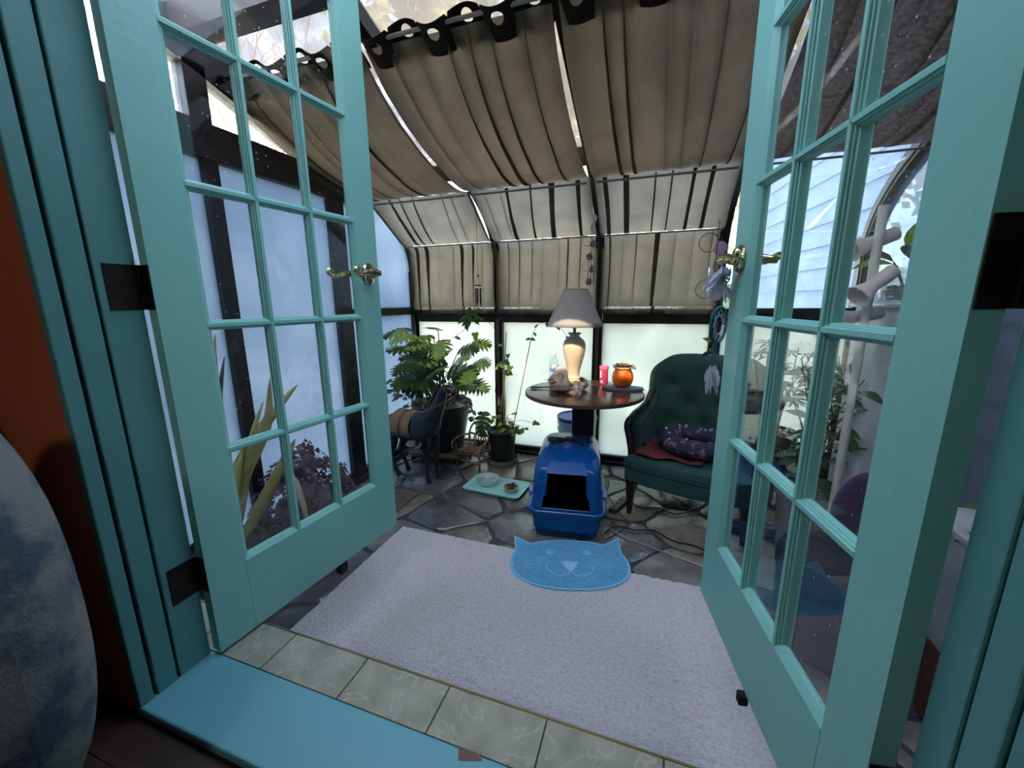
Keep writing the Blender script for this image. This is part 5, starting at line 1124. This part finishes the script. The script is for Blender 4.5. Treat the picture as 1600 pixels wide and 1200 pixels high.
for k in range(20): feather(b, (r2.uniform(-.022, .022), 0, -.12-r2.random()*.02), (r2.uniform(-.25, .25), r2.uniform(-.25, .25), -1), r2.uniform(.05, .08), .010, r2)
obj('feathers', b, feat, dc, kind='stuff')
for k in range(7): leaf(dc, M_oval, (r2.uniform(-.03, .01), .01, -.045-r2.random()*.04), (r2.uniform(-1, 1), .2, r2.uniform(-.8, .2)), (0, -1, .3), .028)

# ================================================================== LEFT PLANTS BEHIND THE DOOR
p_ = thing('snake_plant_pot', 'black pot holding the snake plant behind the hinge side of the left door', 'planter', (-1.70, 1.06, FZ)); pot(p_, .11, .14, .26, black_pot)
sn = thing('snake_plant', 'snake plant with long yellow green blades behind the left door', 'plant', (-1.70, 1.06, FZ+.24))
def blade(par, pts, w, mt, label=None):
    P = smooth_path(pts, 7); k = len(P); b = B(); vs = []
    for i, p in enumerate(P):
        t = P[min(i+1, k-1)]-P[max(i-1, 0)]; t.normalize(); sd = t.cross(Vector((1, .25, .1))); sd.normalize(); nn = t.cross(sd); ww = w*(0.55+0.6*math.sin(PI*min(1, i/(k-1)*.9+.08)))*(1-(i/(k-1))**7)
        vs += [p-sd*ww+nn*ww*.35, p, p+sd*ww+nn*ww*.35]
    fs = []
    for i in range(k-1): a = i*3; fs += [(a, a+1, a+4, a+3), (a+1, a+2, a+5, a+4)]
    b.add(vs, fs); o = obj('leaf', b, mt, par, smooth='all', label=label); md = o.modifiers.new('s', 'SOLIDIFY'); md.thickness = .003
for pts, w, m_ in [([(0, .0, 0), (.05, .05, .3), (.10, .20, .52), (.10, .38, .66)], .030, leaf_snake), ([(.02, .03, 0), (.05, .10, .28), (.10, .20, .50), (.10, .24, .72)], .030, leaf_snake),
                 ([(0, -.02, 0), (.04, .02, .4), (.08, .02, .75), (.10, .03, .93)], .018, leaf_snake), ([(-.02, .0, 0), (.0, .03, .3), (.05, .03, .6), (.10, .05, .84)], .017, leaf_snake_d),
                 ([(.04, .05, 0), (.06, .14, .12), (.10, .26, .30), (.10, .33, .40)], .036, leaf_snake), ([(0, .05, 0), (.04, .09, .2), (.1, .11, .45), (.1, .19, .62)], .020, leaf_snake), ([(.03, 0, 0), (.08, -.02, .1), (.13, .0, .3), (.12, .05, .44)], .032, leaf_snake)]:
    blade(sn, pts, w, m_)
op = thing('oxalis_pot', 'dark pot holding the purple leafed plant behind the left door', 'planter', (-1.68, 1.50, FZ)); pot(op, .12, .15, .25, black_pot)
ox = thing('purple_oxalis', 'purple leafed oxalis plant behind the lower panes of the left door', 'plant', (-1.68, 1.50, FZ+.23)); sb = B(); r2 = random.Random(14)
for i in range(190):
    a = r2.uniform(0, 2*PI); t = r2.random(); rr = .27*math.sqrt(r2.random()); z = .34*(1-(rr/.33)**2)*r2.uniform(.55, 1.05)-.20*(rr/.27)**2*r2.random(); p = Vector((rr*math.cos(a)*.85, rr*math.sin(a)-.02, z))
    leaf(ox, M_tri, p, (math.cos(a+1), math.sin(a+1), r2.uniform(-.6, .2)), (math.cos(a)*.6+.5, math.sin(a)*.5-.3, .8), r2.uniform(.028, .042))
    if i % 2 == 0: sb.tube(smooth_path([(p.x*.1, p.y*.1, -.02), (p.x*.5, p.y*.5, p.z*.7+.05), p], 3), .0014, 3)
obj('stems', sb, leaf_purple, ox, smooth='all')
blade(ox, [(.12, -.18, .27), (.16, -.20, .24), (.19, -.20, .12), (.185, -.19, .0)], .019, mat('dried_tan_leaf', (190, 176, 140), 0.7), 'dried tan drooping leaf')

# ================================================================== RIGHT SIDE BEHIND THE DOOR
pole_m = mat('pale_grey_plastic', (222, 216, 206), 0.45, rgb2=(204, 198, 188), nscale=8)
pl = thing('cup_pole', 'pale grey upright plastic pole with three flared cups behind the right door', 'pole', (.785, 1.93, FZ))
obj('pole', B().tube([(0, 0, .0), (0, 0, 1.62)], .0155, 16), pole_m, pl, smooth=True); obj('foot', B().lathe([(0, 0), (.09, 0), (.09, .012), (.02, .02), (.018, .04), (0, .04)], 28), pole_m, pl, smooth=True)
for z, x_, dv in ((1.495, -.005, (-.85, -.15, -.35)), (1.335, -.005, (-.75, -.3, -.62)), (1.215, -.015, (-.95, -.1, -.22))):
    M = Matrix.Translation((x_, -.036 if 1.3 < z < 1.4 else .036, z)) @ Vector(dv).to_track_quat('Z', 'Y').to_matrix().to_4x4()
    obj('cup', B().lathe([(.022, -.085), (.026, -.083), (.027, -.04), (.023, .0), (.029, .025), (.043, .065), (.046, .072), (.042, .072), (.025, .025), (.022, -.04)], 24, M=M), pole_m, pl, smooth=True)
wp = thing('plant_stand', 'tall plant stand draped in white plastic behind the right door', 'stand', (1.045, 2.18, FZ)); wcl = mat('white_plastic_drape', (238, 238, 236), 0.4, rgb2=(214, 216, 216), nscale=5, bump=.8, bscale=10)
b = B(); pr = rrect(.30, .26, .02, 3); kq = len(pr); vs = []
for j in range(15):
    z = 1.245-1.245*j/14
    for i, (x, y) in enumerate(pr):
        f = 1+.03*j/14+.02*noise.noise(Vector((x*14, y*14, z*3))); vs.append((x*f, y*f, max(z, .003)))
b.add(vs, [(j*kq+i, j*kq+(i+1) % kq, (j+1)*kq+(i+1) % kq, (j+1)*kq+i) for j in range(14) for i in range(kq)]+[tuple(range(kq))[::-1]]); obj('drape', b, wcl, wp, smooth=True)
obj('top_board', B().box(-.165, .165, -.145, .145, 1.246, 1.262), mat('white_board', (220, 220, 218), 0.4), wp, bevel=.004)
jr = thing('glass_jar', 'wide glass jar of pale pebbles on the white draped stand', 'jar', (.985, 2.13, FZ+1.263))
obj('jar_body', B().lathe([(0, .003), (.065, 0), (.078, .012), (.085, .06), (.078, .11), (.060, .135), (.062, .145), (.058, .145), (.056, .134), (.074, .108), (.081, .06), (.074, .015), (0, .008)], 36), glass_mat('jar_glass', tint=(.93, .96, .95), frost=.12, fvar=.06), jr, smooth=True)
b = B(); r2 = random.Random(3)
for i in range(90): a = r2.uniform(0, 2*PI); rr = .062*math.sqrt(r2.random()); b.ball((rr*math.cos(a), rr*math.sin(a), .018+.055*r2.random()), (.011, .010, .008), 6, 4)
obj('pebbles', b, mat('pale_pebbles', (196, 190, 172), 0.6), jr, kind='stuff')
jl = thing('jar_plant', 'broad leafed green plant growing out of the glass jar', 'plant', (.985, 2.13, FZ+1.34)); sb = B()
for d, s in [((-.9, -.4, .25), .17), ((-.3, -.7, .5), .15), ((.5, -.6, .7), .20), ((.9, -.2, .8), .19), ((.2, .3, 1.1), .17), ((-.7, .3, .5), .15), ((1, .3, .1), .17), ((-.2, -.9, .1), .14), ((.5, -.8, .15), .15)]:
    D = Vector(d).normalized(); leaf(jl, M_oval_b if s > .16 else M_oval, D*.06+Vector((0, 0, .06)), D, (0, -.4, 1), s); sb.tube([(0, 0, -.03), D*.06+Vector((0, 0, .06))], .0035, 5)
obj('stems', sb, stem_m, jl)
brown = mat('brown_glazed_pot', (92, 78, 76), 0.35, rgb2=(60, 48, 50), nscale=8)
stl = thing('wood_stool', 'low dark wooden stool carrying the brown glazed pot behind the right door', 'stool', (.80, 2.86, FZ)); obj('seat', B().lathe([(0, .20), (.15, .20), (.155, .21), (.15, .225), (0, .225)], 28), dwood, stl, smooth=True)
for a in (45, 135, 225, 315): obj('leg', B().tube([(.12*math.cos(R(a)), .12*math.sin(R(a)), 0), (.09*math.cos(R(a)), .09*math.sin(R(a)), .20)], .012, 8), dwood, stl, smooth='all')
bp2 = thing('brown_pot', 'round brown glazed pot on the low stool behind the right door', 'planter', (.80, 2.86, FZ+.226)); obj('pot', B().lathe([(0, 0), (.075, 0), (.115, .06), (.128, .13), (.118, .19), (.105, .215), (.115, .235), (.108, .238), (.095, .215), (0, .20)], 36), brown, bp2, smooth=True); obj('soil', B().lathe([(0, .212), (.098, .210)], 24), soil, bp2)
def shrub(name, label, loc, stems, nleaf, mesh, seed, s, hi, rad, lo=.2):
    t = thing(name, label, 'plant', loc); r2 = random.Random(seed); sb = B(); tips = []
    for k in range(stems):
        a = 2*PI*k/stems+r2.random(); q = [(0, 0, -.02)]
        for i in range(1, 5): f = i/4; q.append((rad*f**1.5*math.cos(a+f)*r2.uniform(.6, 1), rad*f**1.5*math.sin(a+f)*r2.uniform(.6, 1), hi*f*r2.uniform(.85, 1.05)))
        P = smooth_path(q, 4); sb.tube(P, [.006*(1-.6*i/len(P)) for i in range(len(P))], 5); tips += P[int(len(P)*lo):]
    for i in range(nleaf):
        p = Vector(r2.choice(tips)); a = r2.uniform(0, 2*PI); d = Vector((math.cos(a), math.sin(a), r2.uniform(-.2, .5))); e = p+d*.05; sb.tube([p, e], .0018, 4); leaf(t, mesh, e, d, (0, -.4, 1), s*r2.uniform(.7, 1.15))
    obj('stems', sb, stem_m, t, smooth='all'); return t
shrub('umbrella_plant', 'umbrella plant with fingered leaves growing from the brown glazed pot', (.80, 2.86, FZ+.43), 5, 26, M_palm_g, 5, .085, .60, .16, .4)
gp = thing('tall_black_pot', 'black pot on the floor between the white stand and the brown pot', 'planter', (1.03, 2.66, FZ)); pot(gp, .11, .14, .36, black_pot)
shrub('bushy_houseplant', 'bushy dark green houseplant in the black pot beside the white draped stand', (1.03, 2.66, FZ+.34), 7, 60, M_palm, 9, .085, .62, .17, .15)
shrub('leafy_houseplant', 'dark leafed houseplant behind the pale cup pole', (.775, 2.17, FZ+.36), 8, 70, M_oval, 12, .095, .62, .20, .1)
pp = thing('pale_pot', 'pale stone grey pot on the floor behind the cup pole', 'planter', (.775, 2.17, FZ)); pot(pp, .10, .13, .38, mat('pale_stone_pot', (140, 134, 126), .7))
plushm = mat('dark_plum_velvet', (54, 24, 66), 0.85, sheen=.5); darkf = mat('black_fabric', (24, 26, 34), 0.85, rgb2=(34, 36, 46), nscale=8)
bs_ = thing('black_stool', 'black upholstered stool behind the right door', 'stool', (.66, 1.56, FZ)); obj('seat', B().lathe([(0, .30), (.15, .30), (.168, .32), (.170, .37), (.158, .395), (.10, .408), (0, .41)], 36), darkf, bs_, smooth=True); obj('skirt', B().lathe([(.155, .05), (.16, .30)], 36, flute=lambda a, z: 1+.03*math.cos(14*a)), darkf, bs_, smooth='all')
for a in (45, 135, 225, 315): obj('leg', B().tube([(.12*math.cos(R(a)), .12*math.sin(R(a)), 0), (.12*math.cos(R(a)), .12*math.sin(R(a)), .31)], .012, 8), dwood, bs_, smooth='all')
pc2 = thing('plum_cushion', 'dark plum velvet cushion propped on the black stool', 'cushion', (.735, 1.60, FZ+.412), R(25)); obj('cushion_body', B().ball((0, 0, .145), (.115, .045, .145), 24, 14), plushm, pc2, smooth='all')
cr_ = thing('white_crate', 'white storage crate on bricks seen through the gap beside the right door', 'crate', (1.06, 1.42, FZ+.246)); cw = mat('white_crate_plastic', (176, 176, 178), 0.5, rgb2=(150, 150, 152), nscale=6)
obj('crate_body', B().box(-.19, .15, -.14, .14, 0, .36), cw, cr_, bevel=.008); obj('lid', B().box(-.20, .16, -.15, .15, .361, .385), cw, cr_, bevel=.006)
brk = mat('dark_red_brick', (112, 62, 52), 0.85, rgb2=(88, 48, 42), nscale=10, bump=.4)
n_ = 0
for z in (0, .061, .122, .183):
    for x in (-.19, .02):
        bo = obj('brick', B().box(0, .195, -.05, .05, 0, .060), brk, bevel=.003); bo.location = (1.06+x, 1.36, FZ+z); tag(bo, 'dark red %s brick of the %s course under the white crate' % (('left', 'right')[x > 0], ('lowest', 'second', 'third', 'top')[int(z/.06)]), 'brick', 'bricks under the white crate')
tp = thing('trailing_plant', 'dark trailing plant on the lid of the white crate beside the right door', 'plant', (1.02, 1.38, FZ+.632)); r2 = random.Random(6); sb = B()
for i in range(40): a = r2.uniform(0, 2*PI); p = Vector((.10*math.cos(a)*r2.random()-.03, -.10+.10*math.sin(a)*r2.random(), r2.uniform(.0, .16))); leaf(tp, M_oval, p, (math.cos(a), math.sin(a)-.5, r2.uniform(-.3, .4)), (0, -.5, 1), r2.uniform(.05, .09)); sb.tube([(0, 0, 0), p], .002, 4)
obj('stems', sb, stem_m, tp)

# ================================================================== CORDS ON THE FLOOR
def cord(label, pts, r, mt, z=.004):
    o0 = Vector(pts[0]+(0,)); P = smooth_path([(p[0]-o0.x, p[1]-o0.y, z) for p in pts], 8); o = obj('electric_cable', B().tube(P, r, 6), mt, smooth='all'); o.location = (o0.x, o0.y, FZ); tag(o, label, 'cord')
cord('black cord curling in front of the armchair leg on the flagstones', [(-.18, 2.08), (-.12, 2.17), (-.02, 2.16), (.08, 2.19), (.18, 2.12), (.30, 2.10), (.42, 2.00)], .0042, blk_cord)
cord('pale tan cord running from the litter box toward the right door', [(-.16, 2.14), (-.08, 2.07), (.06, 2.02), (.18, 1.98), (.32, 1.93), (.46, 1.90)], .0038, mat('pale_cord', (170, 160, 150), 0.5))
cord('thin black cord looping under the armchair seat', [(-.10, 2.55), (.0, 2.44), (.10, 2.46), (.22, 2.42), (.30, 2.52), (.20, 2.66)], .0034, blk_cord)
cord('thin black cord along the right side of the litter box', [(-.20, 2.52), (-.14, 2.38), (-.10, 2.30), (-.06, 2.22), (-.10, 2.12), (-.16, 2.02)], .003, blk_cord)
ps = thing('power_strip', 'small dark power strip on the floor right of the litter box', 'power strip', (-.125, 2.40, FZ+.001), R(70)); obj('strip_body', B().box(-.10, .10, -.024, .024, 0, .032), mat('strip_brown', (70, 58, 54), 0.5), ps, bevel=.004)
for k in range(3): obj('socket', B().box(-.075+.055*k, -.045+.055*k, -.012, .012, .032, .034), blk_cord, ps)

# ================================================================== FLORAL ARMCHAIR IN THE LIVING ROOM
fl_m = mat('blue_grey_damask', (72, 84, 98), 0.8, rgb2=(124, 124, 120), nscale=13, ramp=(.42, .56), bump=.25, bscale=150, detail=7)
fa = thing('floral_armchair', 'blue grey damask armchair at the lower left against the orange wall', 'armchair', (-1.37, .19, RZ))
def sup(c, r, e, n_=36, m_=24):
    def fn(u, v):
        a = 2*PI*u; q = -PI/2+PI*v; f = lambda w, e_: math.copysign(abs(w)**e_, w)
        return (c[0]+r[0]*f(math.cos(q), e)*f(math.cos(a), e), c[1]+r[1]*f(math.cos(q), e)*f(math.sin(a), e), c[2]+r[2]*f(math.sin(q), e))
    return B().grid(fn, n_, m_)
obj('arm', sup((.300, .02, .50), (.262, .135, .405), .85), fl_m, fa, smooth='all'); obj('arm', sup((-.55, .02, .40), (.13, .20, .30), .7), fl_m, fa, smooth='all')
obj('seat_cushion', sup((-.12, -.18, .40), (.34, .28, .09), .5), fl_m, fa, smooth='all'); obj('seat_base', B().box(-.60, .30, -.42, .14, .08, .32), fl_m, fa, bevel=.03); obj('backrest', sup((-.32, .12, .56), (.36, .10, .32), .6), fl_m, fa, smooth='all')
for x, y in ((-.55, -.38), (.26, -.38), (-.55, .12), (.26, .12)): obj('leg', B().lathe([(.018, 0), (.026, .07), (.03, .10), (0, .10)], 14, c=(x, y, 0)), dwood, fa, smooth='all')
# added fill light, unseen behind the camera, brightens walls and doors
cl = thing('fill_light', 'added round white fill light under the living room ceiling behind the viewer', 'fill light', (-.5, -1.4, 2.34)); em = bpy.data.materials.new('fill_glow'); em.use_nodes = True
em.node_tree.nodes['Principled BSDF'].inputs['Emission Color'].default_value = (1, .93, .84, 1); em.node_tree.nodes['Principled BSDF'].inputs['Emission Strength'].default_value = 22.0
obj('diffuser', B().lathe([(0, 0), (.12, .005), (.16, .03), (.165, .05), (0, .05)], 32), em, cl, smooth=True); obj('rim', B().lathe([(.166, .02), (.175, .02), (.175, .06), (.166, .06)], 32), rod_m, cl, smooth=True)
